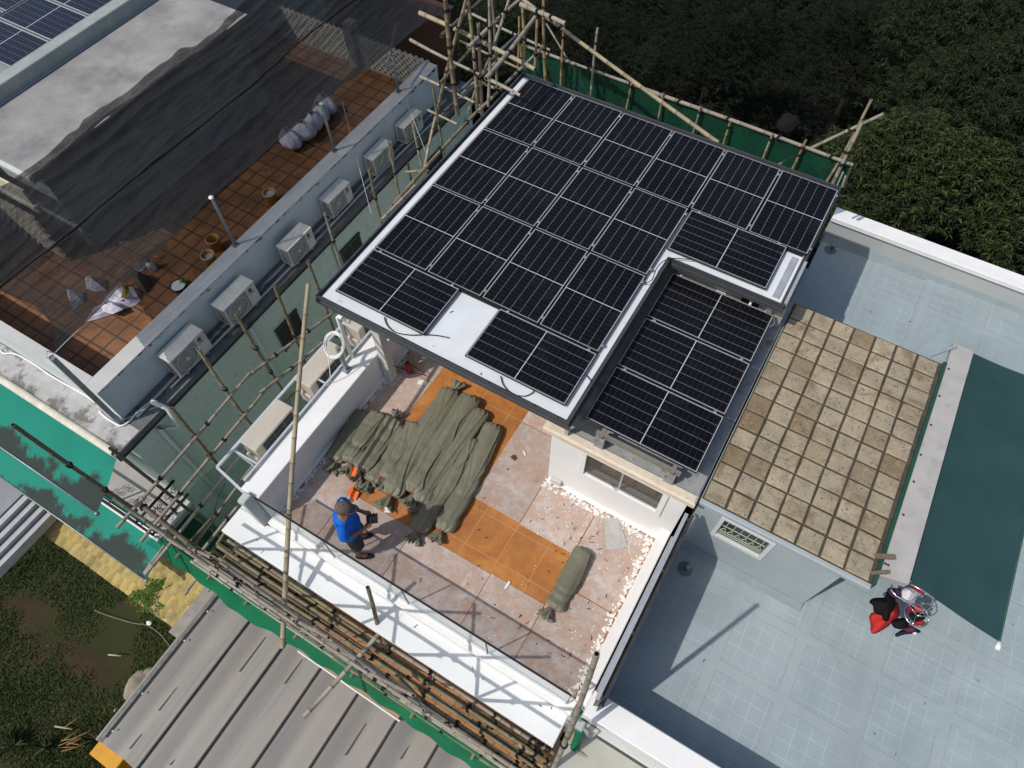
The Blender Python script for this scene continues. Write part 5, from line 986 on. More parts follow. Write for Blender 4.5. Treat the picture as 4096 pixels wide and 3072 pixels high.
def scroll(f, c, ax, s):
    for sg in (1, -1):
        for st in (1, -1):
            P = []
            for i in range(16): a = i * .55; r = .02 + .0065 * i; P.append(c + ax * (sg * (.10 - r * math.cos(a) * .6) * s) + Vector((0, 0, st * (.03 + r * math.sin(a) * .9 + .10) * s)))
            f.tube(P, .009, 4)
    f.tube([c + Vector((0, 0, .2 * s)), c + ax * .09 * s, c - Vector((0, 0, .2 * s)), c - ax * .09 * s, c + Vector((0, 0, .2 * s))], .008, 4); f.tube([c + ax * .02 - Vector((0, 0, .3 * s)), c + Vector((0, 0, .36 * s))], .008, 4)
for y in (-9.85, -10.25): f = MB(); scroll(f, Vector((-3.08, y, -2.36)), Vector((0, 1, 0)), 1.0); f.build('scroll_panel', IRON, t)
for x in (-3.35, -3.85, -4.35, -4.85): f = MB(); scroll(f, Vector((x, -10.68, -2.36)), Vector((1, 0, 0)), 1.0); f.build('scroll_panel', IRON, t)
for p in ((-3.08, -10.68), (-3.08, -10.05), (-3.6, -10.68), (-4.6, -10.68)): f = MB(); f.bar((*p, -2.95), (*p, -2.0), .03, .03); f.build('post', IRON, t)
# yellow tiled roof
YT = tile_mat('yellow_roof_tile', (.44, .34, .125), (.38, .29, .11), (.49, .40, .18), (.20, .16, .07), (.10, .08, .045), .85)
t = thing('tiled_roof', 'low roof of mossy yellow clay tiles beside the lawn', 'tiled roof', (-4.5, -11, -4.2))
f = MB(); random.seed(4)
ty0, ty1, tx0, tx1 = -11.98, -10.6, -9.6, -1.86
def ty_z(y): return lerp(-4.55, -4.02, (y - ty0) / (ty1 - ty0))
cw, chh = .235, .27
rows_ = int((ty1 - ty0) / chh) + 1; cols_ = int((tx1 - tx0) / cw)
for r in range(rows_):
    for c in range(cols_):
        x0 = tx0 + c * cw + (cw / 2 if r % 2 else 0); y0 = ty0 + r * chh; k = len(f.v); lift = random.uniform(0, .012); j = random.uniform(-.01, .01)
        def tf(u, v, x0=x0, y0=y0, lift=lift, j=j): y = y0 + (chh + .05) * v + j; return (x0 + cw * 1.02 * u, y, ty_z(y) + .034 * math.sin(math.pi * u) ** 1.2 + .04 * (1 - v) + lift)
        f.grid(tf, 5, 3)
        f.add([tf(u / 5, 0) for u in range(6)] + [(lambda p: (p[0], p[1], p[2] - .03))(tf(u / 5, 0)) for u in range(6)], [(i + 1, i, 6 + i, 7 + i) for i in range(5)])
f.build('roof_tile', YT, t)
f = MB(); f.box(-9.6, -11.85, -7, -1.9, -10.6, -4.66); f.build('wall', PALEW, t)
f = MB(); f.box(-1.9, -12.05, -7, -1.62, -9.6, -3.86); tag(f.build('stone_wall', M('old_cement', (.33, .31, .28), (.25, .23, .20), sc=5, rough=.95, layers=[((.40, .30, .10), 3, .6, .66, .8)], bump=.6, bsc=14), loc=(-1.76, -10.8, -7)), 'old cement wall top between the yellow tiles and the tin roof', 'wall')
# tin roof
def tin():
    s = Mat('weathered_tin', 'World', (1, .35, 1)); col = s.ramp(s.noise(1.3, 5), [(.3, (.245, .245, .24)), (.5, (.275, .258, .235)), (.7, (.255, .237, .217))])
    mp = nd(s.nt, 'ShaderNodeMapping'); mp.inputs['Scale'].default_value = (5.5, .12, 1); s.L.new(s.raw, mp.inputs[0]); st = s.noise(1.1, 5, .6, 0, co=mp.outputs[0])
    col = s.mix(s.ramp(st, [(.54, 0.0), (.68, .5)]), col, (.135, .15, .18)); col = s.mix(s.ramp(s.noise(1.8, 5, .6, 0, co=mp.outputs[0]), [(.55, 0.0), (.75, .45)]), col, (.29, .265, .22))
    col = s.mix(s.ramp(s.noise(90, 2), [(.69, 0.0), (.72, .6)]), col, (.5, .5, .48)); s.bump(s.noise(30, 4), .1, .004); return s.fin(col, .5, .35, .15)
TIN = tin()
t = thing('tin_roof', 'weathered grey tin roof with dark standing ribs under the scaffold', 'tin roof', (1.5, -12, -3.9))
f = MB(); XS_ = [-1.60, -1.5, -1.05] + [-.55 + .965 * i for i in range(9)]
def tinz(x, y): return -3.9 + .04 * math.cos((x + .55) / .965 * 2 * math.pi) - .02 * abs(math.sin(math.pi * (x + .55) / .965)) + (.10 if x < -1.54 else 0)
def tf(u, v): x = lerp(-1.62, 7.4, u); y = lerp(-14.28, -9.6, v); return (x, y, tinz(x, y) + .01 * nz(x, y, 0, 1.2))
f.grid(tf, 180, 14); f.build('roof_sheet', TIN, t)
f = MB()
for i in range(9): x = -.55 + .965 * i; f.box(x - .015, -14.27, -3.87, x + .015, -9.6, -3.80)
f.build('standing_rib', M('dark_rib', (.07, .058, .055), (.05, .042, .04), sc=9, rough=.6), t)
f = MB(); f.box(-1.56, -14.2, -3.80, -1.50, -10.6, -3.785)
f.build('edge_flashing', M('edge_grey', (.20, .21, .20), (.10, .10, .095), sc=6, rough=.6), t)
CRK = M('tar_streak', (.07, .06, .06))
for (x, a, b_) in ((-.98, -14.1, -13.75), (-.99, -13.3, -12.75), (-.07, -11.9, -11.05), (.9, -11.6, -11.0), (2.8, -12.0, -11.3), (3.78, -11.5, -11.2), (-.08, -13.9, -13.75)):
    f = MB(); z = tinz(x, 0) + .012; f.add([(x - .02, a, z), (x + .02, a + .03, z), (x + .012, b_, z), (x - .006, b_ - .05, z)], [(0, 1, 2, 3)]); f.build('crack_streak', CRK, t)
f = MB(); f.lathe([(0, .0), (.02, 0), (.016, .012), (0, .016)], (0, 0, 0), 8)
copies(f, 'screw_washer', M('screw_white', (.75, .75, .72)), t, [(-1.44, y, -3.79) for y in (-11.3, -12.0, -13.2, -14.0)])
f = MB(); f.box(-1.5, -14.1, -7, 7.3, -9.6, -3.98); f.build('wall', M('ochre_wall', (.50, .24, .025), (.42, .19, .02), sc=3), t)
f = MB(); f.box(-1.62, -14.55, -4.75, -1.0, -14.29, -4.1); f.cbox(-1.66, -14.58, -4.1, -.98, -14.27, -4.02, .02); t2 = tag(f.build('yellow_box', M('bright_ochre', (.62, .30, .015), (.55, .25, .012), sc=4, rough=.5), loc=(-1.3, -14.4, -4.4)), 'bright yellow box under the corner of the tin roof', 'box')
f = MB(); f.box(.8, -10.93, -3.80, 3.35, -10.6, -3.775); f.box(.78, -10.96, -3.80, 3.4, -10.93, -3.765, 1); tag(f.build('plywood_strip', [M('ply', (.42, .27, .16), (.36, .23, .13), sc=5), WPLAST], loc=(2, -10.8, -3.8)), 'plywood strip with a white edge lying on the tin roof under the green net', 'board')
# stepped metal hood at the picture edge of the terrace house
t = thing('bay_hood', 'grey sheet metal hood with white stepped edges below the lower teal awning', 'hood', (-7, -12, -3.6))
f = MB(); f.box(-9.5, -13.2, -3.75, -7.0, -11.5, -3.6); f.build('hood_sheet', M('hood_grey', (.27, .28, .31), (.23, .24, .27), sc=2), t)
f = MB()
for i in range(4): f.box(-6.96 + i * .17, -13.2, -3.9 - .12 * i, -6.82 + i * .17, -11.5, -3.62 - .12 * i)
f.build('stepped_edge', M('white_track', (.45, .46, .48), (.38, .39, .42)), t)
# ---- lawn
GRS = lambda n, a, b_, c_: (lambda s: (s.fin(s.ramp(s.rnd(True), [(0.0, a), (.6, b_), (1.0, c_)]), .8, .15)))(Mat(n))
GRASS = GRS('grass_blades', (.030, .052, .016), (.045, .070, .022), (.085, .072, .034))
random.seed(31); f = MB()
for _ in range(105000):
    x = random.uniform(-11, -1.55); y = random.uniform(-17.2, -11.9)
    d = nz(x * .55, y * .55, 2) + .5 * nz(x * 1.5, y * 1.5, 6) + .12 - .10 * max(0, x + 4.5)
    if random.random() > .58 + d * 1.7: continue
    z = ground_z(x, y); a = random.uniform(0, 6.28); h = random.uniform(.025, .075) * (1.0 + .5 * (d > .45)); wd = random.uniform(.012, .024); lx, ly = random.gauss(0, 1.1) * h, random.gauss(0, 1.1) * h; cx, cy = wd * math.cos(a), wd * math.sin(a)
    f.add([(x - cx, y - cy, z), (x + cx, y + cy, z), (x + lx * .6 + cx * .6, y + ly * .6 + cy * .6, z + h * .7), (x + lx, y + ly, z + h)], [(0, 1, 2, 3)])
o = f.build('grass', GRASS); o['kind'] = 'stuff'
def leafset(f, c, n, ln, wd, droop, spread=1.0, up=None, mi=0):
    """a rosette of narrow drooping leaves"""
    a0 = random.uniform(0, 6.28)
    for i in range(n):
        a = a0 + 2 * math.pi * i / n + random.uniform(-.35, .35); L = ln * random.uniform(.7, 1.2); el = random.uniform(-.2, .7) * spread - droop
        d = Vector((math.cos(a) * math.cos(el), math.sin(a) * math.cos(el), math.sin(el))); s_ = Vector((-math.sin(a), math.cos(a), random.uniform(-.4, .4))) * wd * L
        m = c + d * L * .45 + Vector((0, 0, .04 * L)); e = c + d * L - Vector((0, 0, droop * L * .45)); b0 = c + d * L * .06
        f.add([b0, m + s_, e, m - s_], [(0, 1, 2, 3)], mi)
random.seed(12)
for k, (u, v, lab) in enumerate(((180, 2990, 'spiky plant at the bottom of the lawn away from the tin roof'), (390, 2960, 'spiky plant next to the yellow box under the tin roof'), (60, 2980, 'pale spiky plant at the lowest corner of the lawn'))):
    p = pz(u, v, -6.5); f = MB()
    for j in range(26):
        a = random.uniform(0, 6.28); el = random.uniform(.2, 1.2); L = random.uniform(.25, .55); d = Vector((math.cos(a) * math.cos(el), math.sin(a) * math.cos(el), math.sin(el))); s_ = Vector((-math.sin(a), math.cos(a), 0)) * .022
        f.add([p - s_ * .6, p + s_ * .6, p + d * L * .6 + s_, p + d * L - Vector((0, 0, .15 * L)), p + d * L * .6 - s_], [(0, 1, 2, 3, 4)])
    tag(f.build('spiky_plant', GRS('spiky_' + str(k), (.018, .035, .012), (.03, .055, .02), (.11, .11, .045)), loc=tuple(p)), lab, 'plant', 'spiky plants by the lawn')
f = MB(); random.seed(14)
for i in range(130): u = random.random(); p = pz(lerp(540, 690, u) + random.gauss(0, 14), lerp(2395, 2300, u) + random.gauss(0, 9), -4.25); leafset(f, p, 3, .08, .3, .2)
for i in range(110): p = pz(lerp(550, 650, random.random()) + random.gauss(0, 26), lerp(2390, 2430, random.random()) + random.gauss(0, 22), -4.4); leafset(f, p, 3, .05, .35, .2)
tag(f.build('creeper', GRS('creeper_leaf', (.04, .10, .015), (.06, .13, .02), (.16, .15, .03)), loc=tuple(pz(600, 2350, -4.3))), 'green creeper climbing from the lawn over the yellow tiles', 'plant')
def rock(c, s, lab, mat, seed):
    f = MB(); n = 14
    def fn(u, v):
        a = 2 * math.pi * u; b_ = math.pi * (v - .5); d = Vector((math.cos(a) * math.cos(b_), math.sin(a) * math.cos(b_), math.sin(b_))); r = 1 + .28 * nz(d.x + seed, d.y, d.z, 1.6) + .08 * nz(d.x, d.y + seed, d.z, 6)
        return (c[0] + d.x * s[0] * r, c[1] + d.y * s[1] * r, c[2] + d.z * s[2] * r)
    f.grid(fn, 18, 12); tag(f.build('boulder', mat, loc=tuple(c)), lab, 'boulder')
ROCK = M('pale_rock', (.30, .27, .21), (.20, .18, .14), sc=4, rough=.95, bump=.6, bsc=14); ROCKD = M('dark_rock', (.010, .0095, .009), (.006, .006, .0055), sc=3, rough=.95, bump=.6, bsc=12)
rock(pz(555, 2745, -6.5), (.3, .36, .28), 'pale boulder on the lawn against the tin roof wall', ROCK, 1); rock(pz(600, 2700, -6.5), (.16, .2, .2), 'small pale boulder beside the larger one by the tin roof', ROCK, 4)
cn = crop(0, 2250, .4973)
cable([pz(*cn(*q), -6.53) for q in ((760, 385), (860, 425), (1060, 485), (1180, 505), (1280, 570), (1340, 640), (1385, 700))], .010, M('hose_pale', (.20, .19, .165)), 'pale hose curving over the lawn to the tin roof', name='hose', cat='hose')
rock(pz(*cn(1198, 487), -6.45), (.075, .05, .04), 'crumpled white litter lying by the hose on the lawn', WPLAST, 7); bpy.context.scene.collection.objects[-1].name = 'litter_bag'; bpy.context.scene.collection.objects[-1]['category'] = 'litter'
for k, (a, b_, lab) in enumerate((((870, 742), (975, 752), 'short pale stick on the bare middle of the lawn'), ((440, 1318), (580, 1340), 'pale cane lying on the lawn beside the straw'), ((920, 1200), (935, 1172), 'small white scrap on the lawn by the tin roof'))):
    p, q = pz(*cn(*a), -6.46), pz(*cn(*b_), -6.46); f = MB(); f.tube([p, p.lerp(q, .5) + Vector((0, 0, .02)), q], .018, 6); tag(f.build('loose_stick', M('stick_pale' + str(k), (.42, .38, .28)), loc=tuple(p)), lab, 'stick')
f = MB(); random.seed(3)
for i in range(9): p = pz(*cn(random.uniform(460, 600), random.uniform(1330, 1520)), -6.45); a = random.uniform(.3, 1.3); f.tube([p, p + Vector((.45 * math.cos(a), .45 * math.sin(a), .03))], .010, 5)
o = f.build('straw_litter', M('straw', (.30, .17, .07)), loc=tuple(p)); o['kind'] = 'stuff'; o['label'] = 'dry brown straw scattered on the lawn'

# ================================================================ trees and the dark slope behind
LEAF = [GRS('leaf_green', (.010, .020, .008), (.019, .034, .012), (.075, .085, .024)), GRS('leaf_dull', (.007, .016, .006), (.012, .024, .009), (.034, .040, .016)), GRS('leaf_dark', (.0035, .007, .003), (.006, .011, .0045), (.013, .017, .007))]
BARK = M('bark', (.022, .018, .014), (.014, .011, .009), sc=9, rough=.95, bump=.6)
def tree(x, y, ztop, rx_, ry_, rz_, n, lab, mat, ln=.24, seed=1, lobes=9, g='trees behind the roofs', base=None):
    random.seed(seed); zb = ground_z(x, y); t = thing('leafy_tree', lab, 'tree', (x, y, zb), group=g); c0 = Vector((x, y, ztop - rz_))
    f = MB(); H = ztop - rz_ - zb; f.tube([(x, y, zb), (x + .15, y - .1, zb + H * .5), (x + .05, y, zb + H)], [.24, .18, .13], 10); L = []
    for i in range(lobes):
        a = 2.4 * i + random.uniform(-.4, .4); q = math.sqrt((i + .6) / lobes); L.append(c0 + Vector((rx_ * q * math.cos(a) * .8, ry_ * q * math.sin(a) * .8, rz_ * (.55 - .8 * q * q + random.uniform(-.2, .25)))))
        f.tube([(x + .05, y, zb + H * .85), (c0 * .6 + L[-1] * .4) - Vector((0, 0, .3)), L[-1]], [.09, .05, .02], 6)
    f.build('trunk', BARK, t)
    f = MB(); sc = (rx_ + ry_) / 2 / math.sqrt(lobes) * 1.35
    for i in range(int(n * 1.25)):
        l = random.choice(L); d = Vector((random.gauss(0, 1), random.gauss(0, 1), random.gauss(0, 1))).normalized()
        if d.z < -.35: d.z *= -1
        r = 1.12 * sc * (1 - .55 * random.random() ** 2.2) * (1 + .35 * nz(d.x * 2 + l.x, d.y * 2 + l.y, d.z * 2, 1.3)); p = l + Vector((d.x * r, d.y * r, d.z * r * .72))
        leafset(f, p, random.randint(6, 9), ln * random.choice((.5, .62, .75)), .13, .45)
    f.build('crown', mat, t); return t
tree(8.0, 5.5, .75, 2.2, 2.0, 1.7, 2300, 'leafy tree with yellow green shoots just past the netting corner', LEAF[0], .25, 3, 10)
tree(11.2, 5.9, .9, 2.4, 2.1, 1.8, 2300, 'leafy tree with yellow green shoots overhanging the far parapet', LEAF[0], .25, 5, 10)
tree(9.3, 8.8, 1.3, 2.5, 2.4, 1.8, 2100, 'duller leafy tree standing in the second row behind the parapet', LEAF[1], .25, 7, 10)
tree(12.6, 9.6, 1.7, 2.6, 2.5, 1.8, 2000, 'duller leafy tree at the outer end of the second row', LEAF[1], .26, 9, 10)
tree(7.9, 12.4, .6, 2.7, 2.5, 2.1, 1900, 'dull tree high on the slope above the shaded hollow', LEAF[1], .26, 11, 9)
tree(11.2, 14.5, 2.0, 2.9, 2.6, 1.8, 1300, 'dull tree at the top of the slope over the other trees', LEAF[1], .27, 13, 10)
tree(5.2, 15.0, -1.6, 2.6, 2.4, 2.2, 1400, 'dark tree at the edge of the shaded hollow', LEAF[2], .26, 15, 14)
tree(-8.6, 7.2, -1.2, 1.6, 1.5, 1.3, 800, 'green tree behind the pierced end wall and the shade net', LEAF[1], .20, 17, 8)
tree(-6.2, 8.2, -1.6, 1.6, 1.5, 1.3, 700, 'dark tree seen through the bamboo tower', LEAF[1], .20, 19, 8)
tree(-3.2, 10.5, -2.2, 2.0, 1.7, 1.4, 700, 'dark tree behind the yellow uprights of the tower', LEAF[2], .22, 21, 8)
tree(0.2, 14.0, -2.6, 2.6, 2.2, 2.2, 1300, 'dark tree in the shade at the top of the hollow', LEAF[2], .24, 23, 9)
random.seed(40); f = MB()
for _ in range(34000):
    x = random.uniform(-16, 16); y = 3.0 + 27 * random.random() ** 1.15
    d = nz(x * .35, y * .35, 5) + .6 * nz(x * 1.1, y * 1.1, 8)
    if random.random() > .8 + d: continue
    z = ground_z(x, y) + .15 + 3.4 * max(0, d) * random.random() ** .6 + random.uniform(0, .35); leafset(f, Vector((x, y, z)), 5, random.uniform(.13, .26), .2, .35)
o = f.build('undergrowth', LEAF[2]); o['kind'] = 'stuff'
c3_ = crop(2000, 0, .4973)
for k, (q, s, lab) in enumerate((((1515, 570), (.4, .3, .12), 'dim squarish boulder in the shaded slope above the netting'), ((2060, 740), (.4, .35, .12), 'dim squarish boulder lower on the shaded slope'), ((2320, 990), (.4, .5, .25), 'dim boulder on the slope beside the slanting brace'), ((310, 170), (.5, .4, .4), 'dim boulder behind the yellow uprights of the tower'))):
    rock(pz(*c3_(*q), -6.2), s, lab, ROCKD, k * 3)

# ================================================================ on the terrace
def board(x0, y0, x1, y1, z, lab, rot=0):
    f = MB(); c = Vector(((x0 + x1) / 2, (y0 + y1) / 2, 0)); hx, hy = (x1 - x0) / 2, (y1 - y0) / 2; f.cbox(-hx, -hy, 0, hx, hy, .008, .002); return tag(f.build('dusty_sheet', BOARD, loc=(c.x, c.y, z), local=True, rotz=rot), lab, 'floor sheet', 'dusty sheets covering the orange floor')
for a in (((.37, -9.325, 1.16, -7.42), 'dusty sheet along the white parapet under the feet of the olive rolls'), ((.37, -7.40, 1.15, -5.75), 'dusty sheet along the white parapet by the column'), ((.37, -5.73, 1.16, -3.9), 'dusty sheet by the parapet in the shade of the canopy'),
          ((1.17, -9.325, 2.55, -8.37), 'dusty sheet under the feet of the man'), ((2.56, -9.325, 4.10, -8.35), 'pale dusty sheet along the glass next to the man'), ((4.11, -9.325, 5.12, -8.33), 'dusty sheet along the glass in front of the lone olive roll'),
          ((5.13, -9.325, 6.19, -7.9), 'dusty sheet in the corner by the dark fence'), ((5.14, -7.88, 6.19, -6.42), 'splattered dusty sheet under the stair room window'), ((4.08, -7.35, 5.12, -6.42), 'splattered dusty sheet in front of the stair room corner'),
          ((3.10, -7.33, 4.06, -5.6), 'pinkish dusty sheet beside the rightward olive roll and the stair room'), ((3.10, -5.58, 4.06, -3.8), 'pinkish dusty sheet running under the canopy by the stair room')):
    board(*a[0], .004, a[1].replace('rightward ', 'last '))
cg2 = crop(2000, 1500, .4973)
f = MB(); f.add([pz(*cg2(*q), .03) for q in ((840, 1150), (955, 1150), (985, 1400), (855, 1405))], [(3, 2, 1, 0)]); f.add([pz(*cg2(*q), .028) for q in ((960, 1165), (1025, 1370), (985, 1398))], [(2, 1, 0)])
o = tag(f.build('plastic_offcut', M('translucent_grey', (.46, .45, .44), (.38, .37, .36), sc=6), loc=tuple(pz(*cg2(900, 1270), .03))), 'pale grey sheet offcut lying under the stair room window', 'offcut')
o.modifiers.new('thick', 'SOLIDIFY').thickness = .006
OLIVE = (lambda s: (s.bump(s.noise(5, 6, .6, 1.4), .5, .035), s.fin(s.ramp(s.noise(2.2, 5), [(.35, (.180, .175, .124)), (.65, (.135, .134, .095))]), .48, .35))[1])(Mat('olive_wrap', 'Object'))
def roll(p, q, r, lab, z=0.0, seed=1, tail=True, head=0, sq=.62):
    p = Vector((*p, 0)); q = Vector((*q, 0)); d = (q - p); L = d.length; d /= L; sd = Vector((-d.y, d.x, 0)); t = thing('wrapped_roll', lab, 'roll', (p.x, p.y, z), group='long rolls wrapped in olive sacking'); f = MB()
    rg = random.Random(seed * 17); cre = [(rg.uniform(0, 6.28), rg.uniform(-1.1, 1.1), rg.uniform(.5, 2.2), rg.uniform(0, 6.28), rg.uniform(.08, .18), rg.uniform(.07, .17)) for _ in range(14)]; waist = [(rg.uniform(.15, .85), rg.uniform(.03, .07), rg.uniform(.04, .14)) for _ in range(3)]
    def fn(u, v):
        a = 2 * math.pi * u; e = max(0, min(1, v / .06, (1 - v) / .045)); rr = r * ((.40 if v < .5 else .6) + (.60 if v < .5 else .4) * math.sqrt(e)); ln = v * L; w_ = 0
        for (a0, dr, fq, phs, am, wd) in cre:
            q_ = (a - a0 - dr * ln - .35 * math.sin(fq * ln * 2 + phs) + 31.4159) % 6.2832 - 3.1416; k_ = .5 + .5 * math.sin(fq * ln * 1.7 + phs * 2)
            w_ += am * k_ * (math.exp(-(q_ / (wd * .7)) ** 2) - .85 * math.exp(-((q_ - wd * 1.3) / wd) ** 2))
        for (tc, tw_, am) in waist: w_ -= am * math.exp(-((v - tc + .05 * math.sin(a)) / tw_) ** 2)
        w_ += .10 * nz(math.cos(a) * 1.3 + seed, math.sin(a) * 1.3, ln * 1.2) + (1 - e) * .22 * math.sin(9 * a + seed) + .10 * max(0, 1 - abs(v - .5) * 2.1 - .55) * math.sin(7 * a + 2 * ln)
        rr *= 1 + w_; yy = rr * 1.12 * math.cos(a); zz = max(.012, r * sq + rr * sq * math.sin(a))
        c = p + d * ln + sd * (.05 * math.sin(ln * 1.3 + seed)); return (c.x + sd.x * yy, c.y + sd.y * yy, z + zz)
    f.grid(fn, 72, 96); f.add([fn(i / 16, 0) for i in range(16)], [tuple(reversed(range(16)))], 0, True); f.add([fn(i / 16, 1) for i in range(16)], [tuple(range(16))], 0, True); f.build('wrapping', OLIVE, t)
    def tuft(c, dr, s, nm):
        g_ = MB(); up = Vector((0, 0, 1)); s2 = dr.cross(up).normalized()
        def tn_(u, v):
            a = 2 * math.pi * u; rr = s * (.20 + .95 * v ** .8) * (1 + .45 * math.sin(7 * a + seed) * v + .25 * nz(a * 2, v * 3, seed)); P = c + dr * (s * 1.9 * v * (1 + .18 * math.sin(5 * a + seed * 2))) + s2 * rr * math.cos(a) + up * (rr * .62 * math.sin(a)); P.z = max(P.z, z + .012); return P
        g_.grid(tn_, 44, 10); o = g_.build(nm, OLIVE, t); o.modifiers.new('thick', 'SOLIDIFY').thickness = .006
        k = MB(); k.tube([c + s2 * s * .26 * math.cos(a) + up * s * .24 * math.sin(a) for a in [i * .6 for i in range(12)]], .012, 5); k.tube([c + up * s * .25, c + up * (s * .3) + s2 * .05 + dr * .04], .008, 5); k.build('red_tie', REDS, t)
    if tail: tuft(p + Vector((0, 0, z + r * sq * .8)) - d * .0, -d, r * .62, 'tied_end')
    if head: tuft(q + Vector((0, 0, z + r * sq * .9)), d, r * .5, 'tied_end')
    return t
roll((.62, -8.05), (.50, -6.95), .165, 'first olive roll, lying in the shade against the white parapet', 0, 1)
roll((.90, -7.95), (.72, -6.85), .17, 'olive roll second from the white parapet, creased in the middle', .04, 2)
roll((1.14, -7.98), (1.02, -6.80), .165, 'olive roll third from the white parapet with a knotted upper end', .03, 3, True, 1)
roll((1.36, -8.05), (1.28, -6.86), .16, 'olive roll half buried between two others beside the orange tags', -.01, 4)
roll((1.58, -7.88), (1.47, -6.68), .16, 'short olive roll with a squared upper end beside the long rolls', .03, 5)
roll((1.86, -8.08), (1.66, -5.72), .20, 'thickest long olive roll with a knot on its flank', .0, 6, True, 1)
roll((2.22, -7.86), (2.03, -5.68), .18, 'long olive roll with a big tied frill at its lower end', .05, 7)
roll((2.42, -7.95), (2.30, -5.82), .17, 'long olive roll squeezed in the middle of the long ones', .02, 8)
roll((2.66, -8.38), (2.50, -6.4), .17, 'long olive roll reaching farther toward the glass than the others', -.01, 9)
roll((2.98, -8.16), (2.73, -5.95), .165, 'outermost long olive roll beside the open orange tiles', .0, 10)
roll((5.23, -8.34), (5.27, -7.22), .15, 'lone olive roll lying apart in front of the stair room window', .012, 11)
f = MB()
for (x, y, z, a, lab) in ((1.13, -8.10, .34, .3, 'orange paper tag lying on top of the olive rolls'), (1.20, -8.36, .03, 1.0, 'larger orange paper tag on the floor by the roll ends'), (1.30, -8.38, .05, .2, 'small orange paper tag on the floor overlapping the larger one')):
    f = MB(); f.cbox(-.05, -.075, 0, .05, .075, .006, .001); o = f.build('paper_tag', ORANGE, loc=(x, y, z), local=True, rotz=a); o.rotation_euler.x = .2; tag(o, lab, 'tag')
p = pz(1552, 2040, .03); f = MB(); f.cbox(-.06, -.05, 0, .06, .05, .02, .004); o = f.build('white_card', WPLAST, loc=tuple(p), local=True, rotz=.5); tag(o, 'small white card lying at the roll ends next to the man', 'card')
for k, (q, s, lab) in enumerate((((1690, 1530), (.09, .05), 'white scrap on the dusty sheet beneath the front edge of the canopy'), ((2030, 2340), (.07, .02), 'white tape scrap at the edge of the orange tiles by the lone roll'), ((2098, 1813), (.05, .015), 'curled white paint flake on the pinkish sheet'))):
    p = pz(*q, .02); f = MB(); f.cbox(-s[0], -s[1], 0, s[0], s[1], .012, .003); tag(f.build('paint_scrap', WPLAST, loc=tuple(p), local=True, rotz=.5 + k), lab, 'scrap')
p = pz(2055, 1830, .02); f = MB(); f.prism([(-.05, -.03), (.04, -.05), (.06, .0), (.0, .05), (-.04, .03)], 0, .02); tag(f.build('brown_shard', M('rust_brown', (.10, .045, .025)), loc=tuple(p), local=True), 'brown shard lying on the pinkish sheet', 'shard')
p = pz(1640, 1490, .0); t = thing('red_bottle', 'red bottle standing on the floor under the front edge of the canopy', 'bottle', (p.x, p.y, 0)); f = MB(); f.lathe([(0, 0), (.055, 0), (.06, .02), (.06, .28), (.03, .34)], tuple(p), 16); f.build('body', RED, t); f = MB(); f.lathe([(.03, .34), (.035, .37), (0, .39)], tuple(p), 12); f.build('cap', BLACK, t)
cable([(.5, -6.0, .5), (.62, -5.95, .42), (1.0, -5.7, .12), (p.x - .03, p.y, .38)], .008, BLACK, 'black stick leaning from the canopy column toward the red bottle', name='thin_rod', cat='rod')
random.seed(77); f = MB()
def twig(x, y, z):
    a = random.uniform(0, 6.28); L = random.uniform(.03, .085); b_ = random.uniform(-1, 1); P = [Vector((x, y, z))]
    for i in range(3): a += b_ * .5; P.append(P[-1] + Vector((L / 3 * math.cos(a), L / 3 * math.sin(a), .003)))
    f.tube(P, random.uniform(.003, .006), 4)
for _ in range(70): twig(random.gauss(5.3, .6) if random.random() < .75 else random.uniform(3, 6.1), random.uniform(-9.1, -6.5), .018)
for _ in range(26): twig(random.uniform(7, 12), random.uniform(-9, 1.5), .04)
for _ in range(14): twig(random.uniform(-.1, 4.2), random.choice((-6.42, -.1, random.uniform(-6.4, -5))) , 2.712)
for _ in range(8): twig(random.uniform(0, 6), random.uniform(-9.95, -9.6), -.132)
o = f.build('leaf_litter', M('dark_twig', (.05, .03, .018))); o['kind'] = 'stuff'; o['label'] = 'dark curled twigs and seed pods scattered on floors and ledges'
